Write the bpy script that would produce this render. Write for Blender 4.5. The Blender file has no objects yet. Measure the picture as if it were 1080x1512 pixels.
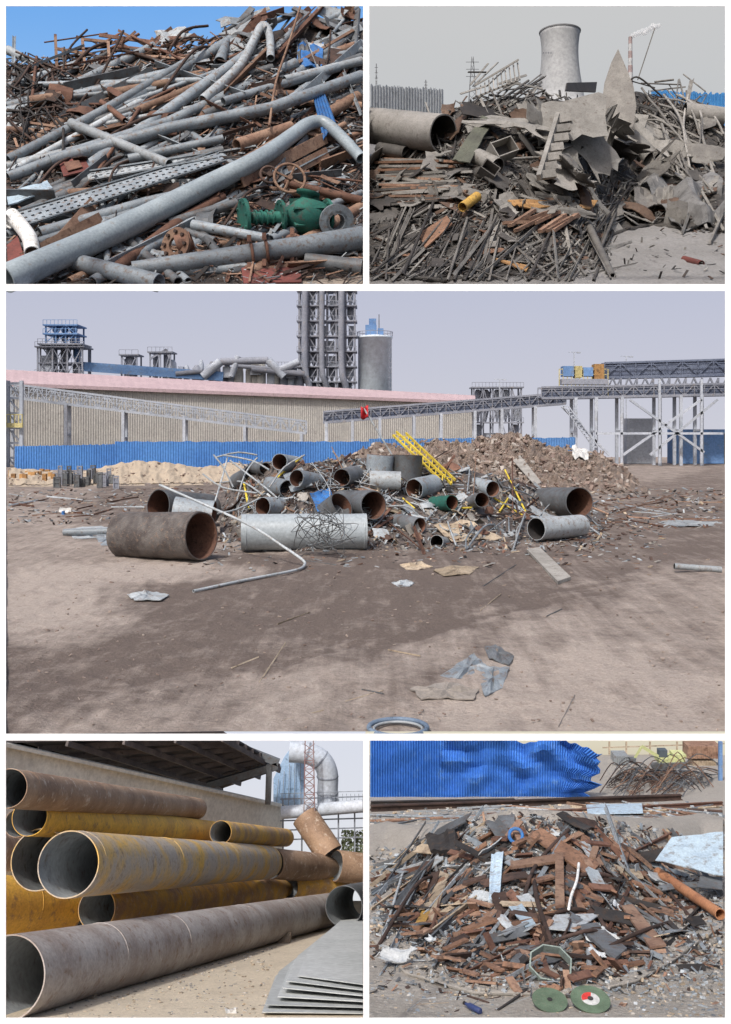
import bpy, math, random
from mathutils import Vector, Matrix, noise
R=random.Random(11)
F=1500.0; CZ=6.0; H0=640.0
scene=bpy.context.scene; COL=scene.collection
def P(px,py,Z): return Vector(((px-540)/F*Z,Z,CZ+(H0-py)/F*Z))
def c(r,g,b):
    f=lambda x:(x/255/12.92) if x/255<=.04045 else ((x/255+.055)/1.055)**2.4
    return (f(r),f(g),f(b),1)
def V(*a): return Vector(a)
# ---------------------------------------------------------------- materials
MC={}
def mat(key,c1,c2,c3=None,u=.03,feat=40,rough=.65,metal=.0,bump=.4,mid=.5,stain=.55,var=.35,island=False,spec=.3):
    k=(key,u)
    if k in MC: return MC[k]
    if c3 is None: c3=tuple(x*.45 for x in c2[:3])+(1,)
    m=bpy.data.materials.new(key); m.use_nodes=True; nt=m.node_tree; N=nt.nodes; L=nt.links
    b=N['Principled BSDF']; b.inputs['Roughness'].default_value=rough; b.inputs['Metallic'].default_value=metal
    b.inputs['Specular IOR Level'].default_value=spec
    tc=N.new('ShaderNodeTexCoord')
    if island: rn=N.new('ShaderNodeNewGeometry'); ro=rn.outputs['Random Per Island']
    else: rn=N.new('ShaderNodeObjectInfo'); ro=rn.outputs['Random']
    mu=N.new('ShaderNodeMath'); mu.operation='MULTIPLY'; mu.inputs[1].default_value=200*u*40; L.new(ro,mu.inputs[0])
    ad=N.new('ShaderNodeVectorMath'); ad.operation='ADD'; L.new(tc.outputs['Object'],ad.inputs[0]); L.new(mu.outputs[0],ad.inputs[1])
    def nz(sc,det=7,ro_=.62):
        n=N.new('ShaderNodeTexNoise'); n.inputs['Scale'].default_value=sc; n.inputs['Detail'].default_value=det; n.inputs['Roughness'].default_value=ro_
        L.new(ad.outputs[0],n.inputs['Vector']); return n
    def ramp(src,a,bb):
        r=N.new('ShaderNodeMapRange'); r.inputs[1].default_value=a; r.inputs[2].default_value=bb; L.new(src,r.inputs[0]); return r.outputs[0]
    def mix(f,a,bb):
        x=N.new('ShaderNodeMix'); x.data_type='RGBA'
        if isinstance(f,float): x.inputs[0].default_value=f
        else: L.new(f,x.inputs[0])
        for i,q in ((6,a),(7,bb)):
            if isinstance(q,tuple): x.inputs[i].default_value=q
            else: L.new(q,x.inputs[i])
        return x.outputs[2]
    n1=nz(1/(u*feat)); n2=nz(5/(u*feat),8,.7); n3=nz(18/(u*feat),4,.7)
    col=mix(ramp(n1.outputs[0],mid-.1,mid+.1),c1,c2)
    col=mix(ramp(n2.outputs[0],stain,stain+.14),col,c3)
    hv=N.new('ShaderNodeHueSaturation'); L.new(col,hv.inputs['Color'])
    rv=N.new('ShaderNodeMapRange'); rv.inputs[3].default_value=1-var; rv.inputs[4].default_value=1+var
    L.new(ro,rv.inputs[0])
    m2=N.new('ShaderNodeMath'); m2.operation='MULTIPLY'
    g=N.new('ShaderNodeMapRange'); g.inputs[1].default_value=.3; g.inputs[2].default_value=.7; g.inputs[3].default_value=.78; g.inputs[4].default_value=1.18
    L.new(n3.outputs[0],g.inputs[0]); L.new(rv.outputs[0],m2.inputs[0]); L.new(g.outputs[0],m2.inputs[1])
    L.new(m2.outputs[0],hv.inputs['Value']); L.new(hv.outputs[0],b.inputs['Base Color'])
    if bump>0:
        bp=N.new('ShaderNodeBump'); bp.inputs['Strength'].default_value=bump; bp.inputs['Distance'].default_value=u*1.5
        L.new(n2.outputs[0],bp.inputs['Height']); L.new(bp.outputs[0],b.inputs['Normal'])
    MC[k]=m; return m
def M_(kind,u,island=False):
    t={
    'grey':(c(138,146,152),c(116,124,131),c(108,92,80)),
    'dgrey':(c(100,104,108),c(80,82,84),c(86,72,64)),
    'lgrey':(c(168,174,178),c(148,154,158),c(126,114,104)),
    'rust':(c(118,88,74),c(96,70,60),c(70,54,48)),
    'lrust':(c(146,120,102),c(124,97,82),c(92,70,60)),
    'drust':(c(82,65,58),c(62,51,47),c(46,40,38)),
    'tan':(c(178,163,143),c(152,137,117),c(112,98,86)),
    'dark':(c(62,60,60),c(46,44,44),c(72,60,52)),
    'blue':(c(64,118,180),c(54,102,162),c(92,106,124)),
    'pblue':(c(172,190,202),c(157,175,190),c(134,134,134)),
    'ochre':(c(188,152,78),c(166,130,70),c(114,92,70)),
    'yellow':(c(220,198,76),c(202,178,66),c(130,112,68)),
    'white':(c(214,214,212),c(196,196,194),c(146,138,128)),
    'green':(c(48,104,92),c(38,88,80),c(70,76,70)),
    'red':(c(116,68,62),c(98,58,54),c(74,54,50)),
    'conc':(c(164,160,154),c(142,138,132),c(116,110,104)),
    'wood':(c(138,106,86),c(114,87,71),c(84,67,58)),
    'orange':(c(178,138,90),c(152,116,80),c(110,84,64)),
    'pink':(c(178,157,160),c(170,149,153),c(152,136,136)),  # roof pink, washed out in the colour to suggest distance haze
    'beige':(c(180,177,171),c(170,167,162),c(154,150,145)),
    'hazed':(c(142,145,155),c(124,128,139),c(142,136,134)),  # haze tones: atmospheric haze is put into these pale base colours
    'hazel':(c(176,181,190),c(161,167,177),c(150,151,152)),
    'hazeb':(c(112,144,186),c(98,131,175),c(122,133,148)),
    }[kind]
    big=kind in('hazed','hazel','hazeb','beige','pink')
    met=kind in('grey','dgrey','lgrey')
    return mat(kind+('_frag' if island else ''),*t,u=u,island=island,rough=.5 if met else .8,spec=.45 if met else .25,var=.1 if big else (.4 if island else .25),bump=.15 if big else .5,stain=.55 if big else .52)
# ---------------------------------------------------------------- mesh builder
class MB:
    def __init__(s): s.v=[];s.f=[];s.m=[];s.s=[]
    def add(s,vs,fs,mi=0,sm=False):
        o=len(s.v); s.v+=[Vector(x) for x in vs]
        for q in fs: s.f.append(tuple(i+o for i in q)); s.m.append(mi); s.s.append(sm)
    def box(self,ce,ax,ay,az,mi=0):
        vs=[ce+ax*i+ay*j+az*k for i in(-1,1) for j in(-1,1) for k in(-1,1)]
        self.add(vs,[(0,1,3,2),(4,6,7,5),(0,4,5,1),(2,3,7,6),(0,2,6,4),(1,5,7,3)],mi)
    def beam(s,a,b,w,h=None,up=None,mi=0):
        h=h or w; d=(b-a); n=d.normalized(); up=up or V(0,0,1)
        if abs(n.dot(up))>.95: up=V(0,1,0)
        x=n.cross(up).normalized(); y=x.cross(n).normalized()
        s.box((a+b)/2,d/2,x*w/2,y*h/2,mi)
    def angle(s,a,b,w,t,up,mi=0):
        n=(b-a).normalized(); x=n.cross(up).normalized(); y=x.cross(n).normalized()
        s.box((a+b)/2,(b-a)/2,x*w/2,y*t/2,mi)
        s.box((a+b)/2+x*(w/2-t/2)+y*(w/2+t/2+t*.02),(b-a)/2,x*t/2,y*w/2,mi)
    def tube(s,pts,rs,seg=14,hollow=.9,mi=0,mj=None,wob=0):
        mj=mi if mj is None else mj
        n=len(pts); T=[]
        for i in range(n): T.append((pts[min(i+1,n-1)]-pts[max(i-1,0)]).normalized())
        x=T[0].orthogonal().normalized(); rings=[];inn=[]
        for i in range(n):
            x=(x-T[i]*x.dot(T[i])).normalized(); y=T[i].cross(x)
            r=rs[i] if isinstance(rs,(list,tuple)) else rs
            ro=[];ri=[]
            for k in range(seg):
                a=2*math.pi*k/seg; d=x*math.cos(a)+y*math.sin(a)
                rr=r*(1+(wob*noise.noise(V(math.cos(a)*1.5,math.sin(a)*1.5,i*.6+pts[0].x)) if wob else 0))
                ro.append(pts[i]+d*rr); ri.append(pts[i]+d*rr*hollow)
            rings.append(ro); inn.append(ri)
        vs=[p for r_ in rings for p in r_]
        fs=[(i*seg+k,i*seg+(k+1)%seg,(i+1)*seg+(k+1)%seg,(i+1)*seg+k) for i in range(n-1) for k in range(seg)]
        s.add(vs,fs,mi,True)
        if hollow:
            vs=[p for r_ in inn for p in r_]
            s.add(vs,[tuple(reversed(q)) for q in fs],mj,True)
            for e,rev in((0,0),(n-1,1)):
                vs=rings[e]+inn[e]
                fe=[(k,(k+1)%seg,seg+(k+1)%seg,seg+k) for k in range(seg)]
                if not rev: fe=[tuple(reversed(q)) for q in fe]
                s.add(vs,fe,mi)
        else:
            s.add(rings[0],[tuple(reversed(range(seg)))],mj); s.add(rings[-1],[tuple(range(seg))],mj)
    def lathe(s,p0,axis,prof,seg=20,mi=0,sm=True,cap=True):
        ax=axis.normalized(); x=ax.orthogonal().normalized(); y=ax.cross(x)
        vs=[]
        for t,r in prof:
            for k in range(seg):
                a=2*math.pi*k/seg; vs.append(p0+ax*t+(x*math.cos(a)+y*math.sin(a))*r)
        n=len(prof)
        fs=[(i*seg+k,i*seg+(k+1)%seg,(i+1)*seg+(k+1)%seg,(i+1)*seg+k) for i in range(n-1) for k in range(seg)]
        s.add(vs,fs,mi,sm)
        if cap: s.add(vs[:seg],[tuple(reversed(range(seg)))],mi); s.add(vs[-seg:],[tuple(range(seg))],mi)
    def sheet(s,rows,th,nrm,mi=0,sm=False):
        nr=len(rows);nc=len(rows[0]); top=[p for r_ in rows for p in r_]; bot=[p-nrm*th for p in top]; o=nr*nc
        fs=[]
        for i in range(nr-1):
            for j in range(nc-1):
                q=(i*nc+j,i*nc+j+1,(i+1)*nc+j+1,(i+1)*nc+j); fs.append(q); fs.append(tuple(o+k for k in reversed(q)))
        bd=[j for j in range(nc)]+[i*nc+nc-1 for i in range(1,nr)]+[(nr-1)*nc+j for j in range(nc-2,-1,-1)]+[i*nc for i in range(nr-2,0,-1)]
        for k in range(len(bd)):
            a,b=bd[k],bd[(k+1)%len(bd)]; fs.append((a,o+a,o+b,b))
        s.add(top+bot,fs,mi,sm)
    def poly(s,pts,ext,mi=0):
        n=len(pts); s.add(list(pts)+[p+ext for p in pts],[tuple(range(n)),tuple(reversed(range(n,2*n)))]+[(k,k+n,(k+1)%n+n,(k+1)%n) for k in range(n)],mi)
def O(mb,name,mats,label=None,cat=None,group=None,kind=None,parent=None,soil=None):
    me=bpy.data.meshes.new(name)
    lo=Vector((min(v[i] for v in mb.v) for i in range(3))); hi=Vector((max(v[i] for v in mb.v) for i in range(3)))
    ce=V((lo.x+hi.x)/2,(lo.y+hi.y)/2,lo.z)
    me.from_pydata([v-ce for v in mb.v],[],mb.f)
    if not isinstance(mats,(list,tuple)): mats=[mats]
    for m in mats: me.materials.append(m)
    me.polygons.foreach_set('material_index',mb.m); me.polygons.foreach_set('use_smooth',mb.s)
    if soil is not None:
        ca=me.color_attributes.new(name='soil',type='FLOAT_COLOR',domain='POINT')
        for i,x in enumerate(soil): ca.data[i].color=(x,x,x,1)
    me.update()
    ob=bpy.data.objects.new(name,me); COL.objects.link(ob)
    if parent: ob.parent=parent; ob.location=ce-parent.location
    else:
        ob.location=ce
        if cat: ob['category']=cat
        if group: ob['group']=group
    if label: ob['label']=label
    if kind: ob['kind']=kind
    return ob
def E(name,loc,label,cat,group=None):
    e=bpy.data.objects.new(name,None); COL.objects.link(e); e.location=loc; e['label']=label; e['category']=cat
    e.empty_display_size=.2
    if group: e['group']=group
    return e
# ---------------------------------------------------------------- surfaces
def lin(t,x):
    if x<=t[0][0]: return t[0][1]
    for (a,b),(d,e) in zip(t,t[1:]):
        if x<=d: return b+(e-b)*(x-a)/(d-a)
    return t[-1][1]
class Plane:
    def __init__(s,h,sl): s.h=h;s.sl=sl
    def Z(s,px,py):
        r=(H0-py)/F-s.sl
        return -s.h/min(r,-1e-4)
    def p(s,px,py,lift=0): return P(px,py,s.Z(px,py)*(1-lift/F))
class Heap:
    def __init__(s,pl,foot,crest,ratio): s.pl=pl;s.foot=foot;s.crest=crest;s.ratio=ratio
    def Z(s,px,py):
        f=lin(s.foot,px); cr=lin(s.crest,px)
        if py>=f: return s.pl.Z(px,py)
        z0=s.pl.Z(px,f); t=min((f-py)/(f-cr),1.35)
        return min(z0*(1+(s.ratio-1)*t),s.pl.Z(px,py)*.985)
    def p(s,px,py,lift=0): return P(px,py,s.Z(px,py)*(1-lift/F))
def frame(S,px,py):
    z=S.Z(px,py); a=P(px+3,py,S.Z(px+3,py))-P(px-3,py,S.Z(px-3,py)); b=P(px,py-3,S.Z(px,py-3))-P(px,py+3,S.Z(px,py+3))
    t1=a.normalized(); n=a.cross(b).normalized()
    if n.dot(V(0,-1,.5))<0:n=-n
    return P(px,py,z),t1,n.cross(t1).normalized(),n,z/F
PM=Plane(6,0); PT=Plane(54.8,.353); PBL=Plane(.958,-.426); PBR=Plane(1.52,-.24)
def smooth(pts,k=6):
    out=[];n=len(pts)
    for i in range(n-1):
        p0=pts[max(i-1,0)];p1=pts[i];p2=pts[i+1];p3=pts[min(i+2,n-1)]
        for j in range(k):
            t=j/k; out.append(.5*((2*p1)+(p2-p0)*t+(2*p0-5*p1+4*p2-p3)*t*t+(3*p1-p0-3*p2+p3)*t**3))
    out.append(pts[-1]); return out
def pipe(S,data,m,name='steel_pipe',label='grey steel pipe lying across the scrap heap',cat='pipe',group=None,lift=0,seg=16,sm=0,hollow=.88,mi2=None,parent=None):
    pts=[];rs=[]
    for d in data:
        z=(S.Z(d[0],d[1]) if len(d)<4 else d[3])*(1-(lift+d[2]*.4)/F)
        pts.append(P(d[0],d[1],z)); rs.append(d[2]/2*z/F)
    if sm:
        q=smooth([Vector((*p,r)) for p,r in zip(pts,rs)],sm); pts=[v.xyz for v in q]; rs=[v[3] for v in q]
    mb=MB(); mb.tube(pts,rs,seg,hollow,0,0 if mi2 is None else 1)
    return O(mb,name,[m] if mi2 is None else [m,mi2],label,cat,group,parent=parent)
def cyl(x1,y1,w1,x2,y2,w2,D,m,mi,name='steel_pipe',label='',cat='pipe',group=None,seg=48,bands=(),th=.95,nseg=10):
    z1=F*D/w1; z2=F*D/w2; a=P(x1,y1,z1); b=P(x2,y2,z2); mb=MB()
    pts=[a.lerp(b,i/nseg) for i in range(nseg+1)]
    mb.tube(pts,D/2,seg,th,0,1,wob=.012)
    for t in bands:
        q=a.lerp(b,t); n=(b-a).normalized(); e=D*.01
        mb.lathe(q-n*e,n,[(0,D/2*.99),(e*.5,D/2*1.012),(e*1.5,D/2*1.012),(e*2,D/2*.99)],seg,0,cap=False)
    return O(mb,name,[m,mi],label,cat,group)
def plate(S,px,py,w,h,ang,tilt,bend,m,name,label,cat,group=None,th=1.2,lift=4,jag=.12,n=5):
    p,t1,t2,nn,u=frame(S,px,py); rot=Matrix.Rotation(ang,3,nn); a=rot@t1; b=rot@t2
    r2=Matrix.Rotation(tilt,3,a if R.random()<.5 else b); a=r2@a;b=r2@b;nn=r2@nn
    p=p+nn*lift*u; rows=[]; J=[[R.uniform(-jag,jag) for _ in range(4)] for _ in range(n)]
    for i in range(n):
        row=[]
        for j in range(n):
            s=(i/(n-1)-.5); t=(j/(n-1)-.5)
            ss=s+(J[j][0] if i in(0,n-1) else 0)*.5; tt=t+(J[i][1] if j in(0,n-1) else 0)*.5
            k=bend*(s*s*4-.5)+bend*.5*math.sin(t*5+px)
            row.append(p+a*w*u*ss+b*h*u*tt+nn*k*u*min(w,h)*.35)
        rows.append(row)
    mb=MB(); mb.sheet(rows,th*u,nn); return O(mb,name,m,label,cat,group)
def quad(S,cs,m,name,label,cat,th=2,group=None,n=6,crum=0,parent=None,corr=0,sm=False):
    C=[(S.p(x,y,l) if S else P(x,y,l)) for x,y,l in cs]; u=C[0].y/F
    nrm=(C[1]-C[0]).cross(C[3]-C[0]).normalized()
    if nrm.y>0: nrm=-nrm
    nc=n if not corr else corr*2+1
    rows=[]
    for i in range(n):
        t=i/(n-1);row=[]
        for j in range(nc):
            s=j/(nc-1); q=(C[0].lerp(C[1],s)).lerp(C[3].lerp(C[2],s),t)
            d=crum*noise.noise(V(s*3+cs[0][0],t*3,cs[0][1]))*u
            if corr: d+=(2.2 if j%2 else 0)*u
            row.append(q+nrm*d)
        rows.append(row)
    mb=MB(); mb.sheet(rows,th*u,nrm,sm=sm); return O(mb,name,m,label,cat,group,parent=parent)
def rods(S,N,xr,yr,lr,wr,am,asd,kinds,name,label,cat,group,lift=(0,14),clip=(12,533),inside=None):
    for _ in range(N):
        for _t in range(30):
            x=R.uniform(*xr);y=R.uniform(*yr)
            if inside is None or inside(x,y): break
        L=R.uniform(*lr)/2; w=R.uniform(*wr); a=R.gauss(am,asd); lf=R.uniform(*lift)
        x1,y1,x2,y2=x-L*math.cos(a),y+L*math.sin(a),x+L*math.cos(a),y-L*math.sin(a)
        def cut(xa,ya,xb,yb):
            lo,hi=clip[0],clip[1]
            if xa<lo and xb!=xa: t=(lo-xa)/(xb-xa); return lo,ya+(yb-ya)*t
            if xa>hi and xb!=xa: t=(hi-xa)/(xb-xa); return hi,ya+(yb-ya)*t
            return xa,ya
        x1,y1=cut(x1,y1,x2,y2); x2,y2=cut(x2,y2,x1,y1)
        x1,x2=[min(max(q,clip[0]),clip[1]) for q in(x1,x2)]
        if len(clip)>2: y1,y2=[min(max(q,clip[2]),clip[3]) for q in (y1,y2)]
        if abs(x1-x2)+abs(y1-y2)<6: continue
        kd,k=R.choice(kinds); A=S.p(x1,y1,lf+R.uniform(0,8)); B=S.p(x2,y2,lf+R.uniform(0,8)); u=S.Z(x,y)/F
        mb=MB()
        if k=='tube': mb.tube([A,B],w/2*u,10,.82)
        elif k=='bar': mb.beam(A,B,w*u,w*u*.4,up=V(R.uniform(-1,1),-1,R.uniform(-.2,1)))
        elif k=='angle': mb.angle(A,B,w*u,w*u*.16,up=V(R.uniform(-1,1),-.7,R.uniform(0,1)).normalized())
        else:
            mid=A.lerp(B,R.uniform(.3,.7))+V(R.uniform(-1,1),R.uniform(-.6,0),R.uniform(-.3,1))*L*u*.35
            mb.tube(smooth([A,mid,B],5),w/2*u,8,0)
        O(mb,name,kd,label,cat,group)
def plates(S,N,xr,yr,wr,hr,mats,name,label,cat,group,tilt=.5,bend=.5,th=1.2,lift=(2,10),inside=None,jag=.12,n=5,ad=math.pi,am=0):
    for _ in range(N):
        for _t in range(30):
            x=R.uniform(*xr);y=R.uniform(*yr)
            if inside is None or inside(x,y): break
        plate(S,x,y,R.uniform(*wr),R.uniform(*hr),am+R.uniform(-ad,ad),R.gauss(0,tilt),R.uniform(-bend,bend),R.choice(mats),name,label,cat,group,th,R.uniform(*lift),jag,n)
def shards(S,N,xr,yr,lr,wr,mats,name,label,cat,inside=None,tilt=.5,lift=(0,6),flat=.3,align=None):
    mb=MB()
    for _ in range(N):
        x=R.uniform(*xr);y=R.uniform(*yr)
        if inside and not inside(x,y): continue
        p,a,b,n,u=frame(S,x,y)
        L=R.uniform(*lr)*u; w=R.uniform(*wr)*u
        rot=Matrix.Rotation(R.uniform(0,6.3) if align is None else R.gauss(align,.5),3,n); a=rot@a;b=rot@b
        r2=Matrix.Rotation(R.gauss(0,tilt),3,b); a=r2@a; n=r2@n
        mb.box(p+n*R.uniform(*lift)*u,a*L/2,b*w/2,n*max(w*flat,.4*u)/2,R.randrange(len(mats)))
    return O(mb,name,mats,label,cat,kind='stuff')
def tangle(S,px,py,rx,ry,w,m,label,n=14,lift=10,group=None):
    z0=S if isinstance(S,(int,float)) else S.Z(px,py); u=z0/F; pts=[]
    for i in range(n):
        a=i*2.4+R.uniform(-.5,.5); k=R.uniform(.5,1); x,y=px+math.cos(a)*rx*k,py+math.sin(a)*ry*k
        pts.append(P(x,y,S-R.uniform(0,.8)) if isinstance(S,(int,float)) else S.p(x,y,lift+R.uniform(-6,12)))
    mb=MB(); mb.tube(smooth(pts,5),w/2*u,6,0); return O(mb,'wire_tangle',m,label,'wire',group)
def heapmesh(S,x0,x1,name,m,label,cat,amp=8,nx=90,ny=40,kind='stuff',back=.25,fq=.05):
    rows=[]
    for j in range(ny+9):
        row=[]
        for i in range(nx+1):
            px=x0+(x1-x0)*i/nx; f=lin(S.foot,px)+3; cr=lin(S.crest,px)
            if j<=ny:
                py=f+(cr-f)*j/ny; z=S.Z(px,py); a=amp*min(1,j/4)
                d=noise.noise(V(px*fq,py*fq,1))+.6*noise.noise(V(px*fq*3,py*fq*3,4))
                row.append(P(px,py,z*(1-a*d/F))+V(0,0,a*.35*z/F*d))
            else:
                k=(j-ny)/8; z=S.Z(px,cr)*(1+back*k); top=P(px,cr,S.Z(px,cr)); g=CZ-S.pl.h+S.pl.sl*z
                row.append(V(top.x*(z/top.y),z,top.z+(g-.01*z-top.z)*k))
        rows.append(row)
    mb=MB(); nc=nx+1
    mb.add([p for r_ in rows for p in r_],[(i*nc+j,i*nc+j+1,(i+1)*nc+j+1,(i+1)*nc+j) for i in range(len(rows)-1) for j in range(nx)],0,True)
    return O(mb,name,m,label,cat,kind=kind)
def groundmat(name,cp,cd,cs,u,rough=.9,bump=.5,streak=None,peb=6.,sharp=0):
    m=bpy.data.materials.new(name); m.use_nodes=True; nt=m.node_tree;N=nt.nodes;L=nt.links; b=N['Principled BSDF']; b.inputs['Roughness'].default_value=rough; b.inputs['Specular IOR Level'].default_value=.15
    tc=N.new('ShaderNodeTexCoord'); at=N.new('ShaderNodeAttribute'); at.attribute_name='soil'
    def nz(s,d=8,r=.65,vec=None):
        n=N.new('ShaderNodeTexNoise'); n.inputs['Scale'].default_value=s; n.inputs['Detail'].default_value=d; n.inputs['Roughness'].default_value=r
        L.new(vec or tc.outputs['Object'],n.inputs['Vector']); return n.outputs[0]
    def math_(op,a,bb):
        x=N.new('ShaderNodeMath'); x.operation=op
        for i,q in enumerate((a,bb)):
            if isinstance(q,(int,float)): x.inputs[i].default_value=q
            else: L.new(q,x.inputs[i])
        return x.outputs[0]
    def mr(a,lo,hi,o1=0,o2=1):
        r=N.new('ShaderNodeMapRange'); L.new(a,r.inputs[0]); r.inputs[1].default_value=lo;r.inputs[2].default_value=hi;r.inputs[3].default_value=o1;r.inputs[4].default_value=o2; return r.outputs[0]
    def mix(f,a,bb,bt='MIX'):
        x=N.new('ShaderNodeMix'); x.data_type='RGBA'; x.blend_type=bt; L.new(f,x.inputs[0])
        for i,q in ((6,a),(7,bb)):
            if isinstance(q,tuple): x.inputs[i].default_value=q
            else: L.new(q,x.inputs[i])
        return x.outputs[2]
    n1=nz(1/(u*90)); n2=nz(1/(u*14),8,.75); n3=nz(1/(u*3.2),4,.7)
    f=math_('ADD',at.outputs['Fac'],math_('MULTIPLY',math_('SUBTRACT',n1,.5),1.5))
    if streak is not None:
        for ang,sc,wt in ((streak,(2.4,.14,1),1.1),(streak+.9,(2.,.12,1),.7)):
            mp=N.new('ShaderNodeMapping'); mp.inputs['Rotation'].default_value[2]=ang; mp.inputs['Scale'].default_value=sc; L.new(tc.outputs['Object'],mp.inputs['Vector'])
            f=math_('ADD',f,math_('MULTIPLY',math_('SUBTRACT',nz(1.0,7,.72,mp.outputs[0]),.5),wt))
    f=math_('ADD',f,math_('MULTIPLY',math_('SUBTRACT',n2,.5),1.2))
    col=mix(mr(f,.0+sharp,1.0-sharp),cp,cd); col=mix(mr(n2,.58,.72),col,cs)
    g=mr(n3,.3,.7,.82,1.16); hv=N.new('ShaderNodeHueSaturation'); L.new(col,hv.inputs['Color']); L.new(g,hv.inputs['Value']); L.new(hv.outputs[0],b.inputs['Base Color'])
    bp=N.new('ShaderNodeBump'); bp.inputs['Strength'].default_value=bump; bp.inputs['Distance'].default_value=u*peb
    L.new(math_('ADD',n2,math_('MULTIPLY',n3,.4)),bp.inputs['Height']); L.new(bp.outputs[0],b.inputs['Normal'])
    return m
def ground(name,pl,x0,x1,ys,nx,amp,m,fn,label,rut=None):
    rows=[];soil=[]
    for y in ys:
        row=[]
        for i in range(nx+1):
            px=x0+(x1-x0)*i/nx; q=P(px,y,pl.Z(px,y)); k=rut(q.x,q.y) if rut else 0
            q.z+=amp*(noise.noise(V(q.x*.45,q.y*.3,0))+.5*noise.noise(V(q.x*2,q.y*1.2,3)))-.045*k
            row.append(q); soil.append(fn(px,y)+.42*k)
        rows.append(row)
    mb=MB(); nc=nx+1
    mb.add([p for r_ in rows for p in r_],[(i*nc+j,i*nc+j+1,(i+1)*nc+j+1,(i+1)*nc+j) for i in range(len(rows)-1) for j in range(nx)],0,True)
    return O(mb,name,m,label,'ground',kind='structure',soil=soil)
def skypanel(px0,px1,py0,py1,Z,top,bot,lab,cl=0.0):
    m=bpy.data.materials.new('sky_haze'); m.use_nodes=True; nt=m.node_tree;N=nt.nodes;L=nt.links; N.remove(N['Principled BSDF'])
    e=N.new('ShaderNodeEmission'); L.new(e.outputs[0],N['Material Output'].inputs[0])
    tc=N.new('ShaderNodeTexCoord'); sp=N.new('ShaderNodeSeparateXYZ'); L.new(tc.outputs['Generated'],sp.inputs[0])
    n=N.new('ShaderNodeTexNoise'); n.inputs['Scale'].default_value=2.2; n.inputs['Detail'].default_value=5; L.new(tc.outputs['Generated'],n.inputs['Vector'])
    a=N.new('ShaderNodeMath'); a.operation='MULTIPLY_ADD'; a.inputs[1].default_value=cl; L.new(n.outputs[0],a.inputs[0]); L.new(sp.outputs['Z'],a.inputs[2])
    x=N.new('ShaderNodeMix'); x.data_type='RGBA'; L.new(a.outputs[0],x.inputs[0]); x.inputs[6].default_value=bot; x.inputs[7].default_value=top; L.new(x.outputs[2],e.inputs[0])
    mb=MB(); mb.add([P(px0,py1,Z),P(px1,py1,Z),P(px1,py0,Z),P(px0,py0,Z)],[(0,1,2,3)]); O(mb,'sky',m,lab,'sky',kind='structure')
UT,UM,UL=.2,.035,.007
def ell(x,y,cx,cy,rx,ry): return ((x-cx)/rx)**2+((y-cy)/ry)**2<1
# ================================================================ SKY
skypanel(-40,540,-40,440,640,c(112,170,236),c(178,214,246),'clear pale blue sky',.1)
skypanel(540,1130,-40,240,1900,c(200,201,202),c(192,196,200),'overcast light grey sky',.5)
skypanel(-40,1130,424,700,257.8,c(190,194,213),c(208,208,217),'hazy lavender grey sky',.0)
skypanel(330,540,1080,1330,20.1,c(218,222,234),c(226,228,232),'hazy white sky',.0)
skypanel(540,1130,1080,1125,20.1,c(226,220,200),c(210,200,176),'bright hazy sky above the yard',.0)
# ================================================================ WHITE DISPLAY FRAMES
wm=bpy.data.materials.new('white_gloss_paint'); wm.use_nodes=True
wb=wm.node_tree.nodes['Principled BSDF']; wb.inputs['Roughness'].default_value=.7
wn=wm.node_tree.nodes.new('ShaderNodeTexNoise'); wn.inputs['Scale'].default_value=.5
wr=wm.node_tree.nodes.new('ShaderNodeMix'); wr.data_type='RGBA'; wr.inputs[6].default_value=(.98,.98,.98,1); wr.inputs[7].default_value=(.96,.96,.96,1)
wm.node_tree.links.new(wn.outputs[0],wr.inputs[0]); wm.node_tree.links.new(wr.outputs[2],wb.inputs['Base Color'])
def portal(bars,label,nm='display_frame'):
    mb=MB()
    for x0,y0,x1,y1,Z in bars:
        a=P(x0,y1,Z);b=P(x1,y0,Z); d=.6*Z/F
        mb.box((a+b)/2+V(0,d/2,0),V((b.x-a.x)/2,0,0),V(0,d/2,0),V(0,0,(b.z-a.z)/2))
    return O(mb,nm,wm,label,'frame')
portal([(-30,-20,9,419.5,232),(1071,-20,1110,419.5,232),(9,-20,1071,9,232),(536.5,9,545.5,419.5,232),(-30,419.5,1110,429.5,231)],'white painted frame with two openings around the scrap heaps')
portal([(-30,425,9,694,178)],'white painted side post beside the plant yard','white_post'); portal([(1071,425,1110,694,178)],'white painted side post beside the plant yard','white_post')
portal([(-10,1083.5,9,1535,4.2),(1071,1083.5,1090,1535,4.2),(536.5,1093.5,545.5,1503,4.2),(9,1083.5,1071,1093.5,4.2),(9,1503,1071,1535,4.2)],'white painted frame around the pipe stack and scrap pile')
for xa,xb in((-60,9),(1071,1140)):
    mb=MB(); v=[PM.p(xa,1096)+V(0,0,.1),PM.p(xb,1096)+V(0,0,.1),PM.p(xb,690.5)+V(0,0,.1),PM.p(xa,690.5)+V(0,0,.1)]; mb.poly(v,V(0,0,-.5)); O(mb,'white_border',wm,'low white painted kerb along the dirt yard','border')  # added border strip, laid flat so it casts no shadow on the yard

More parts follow.
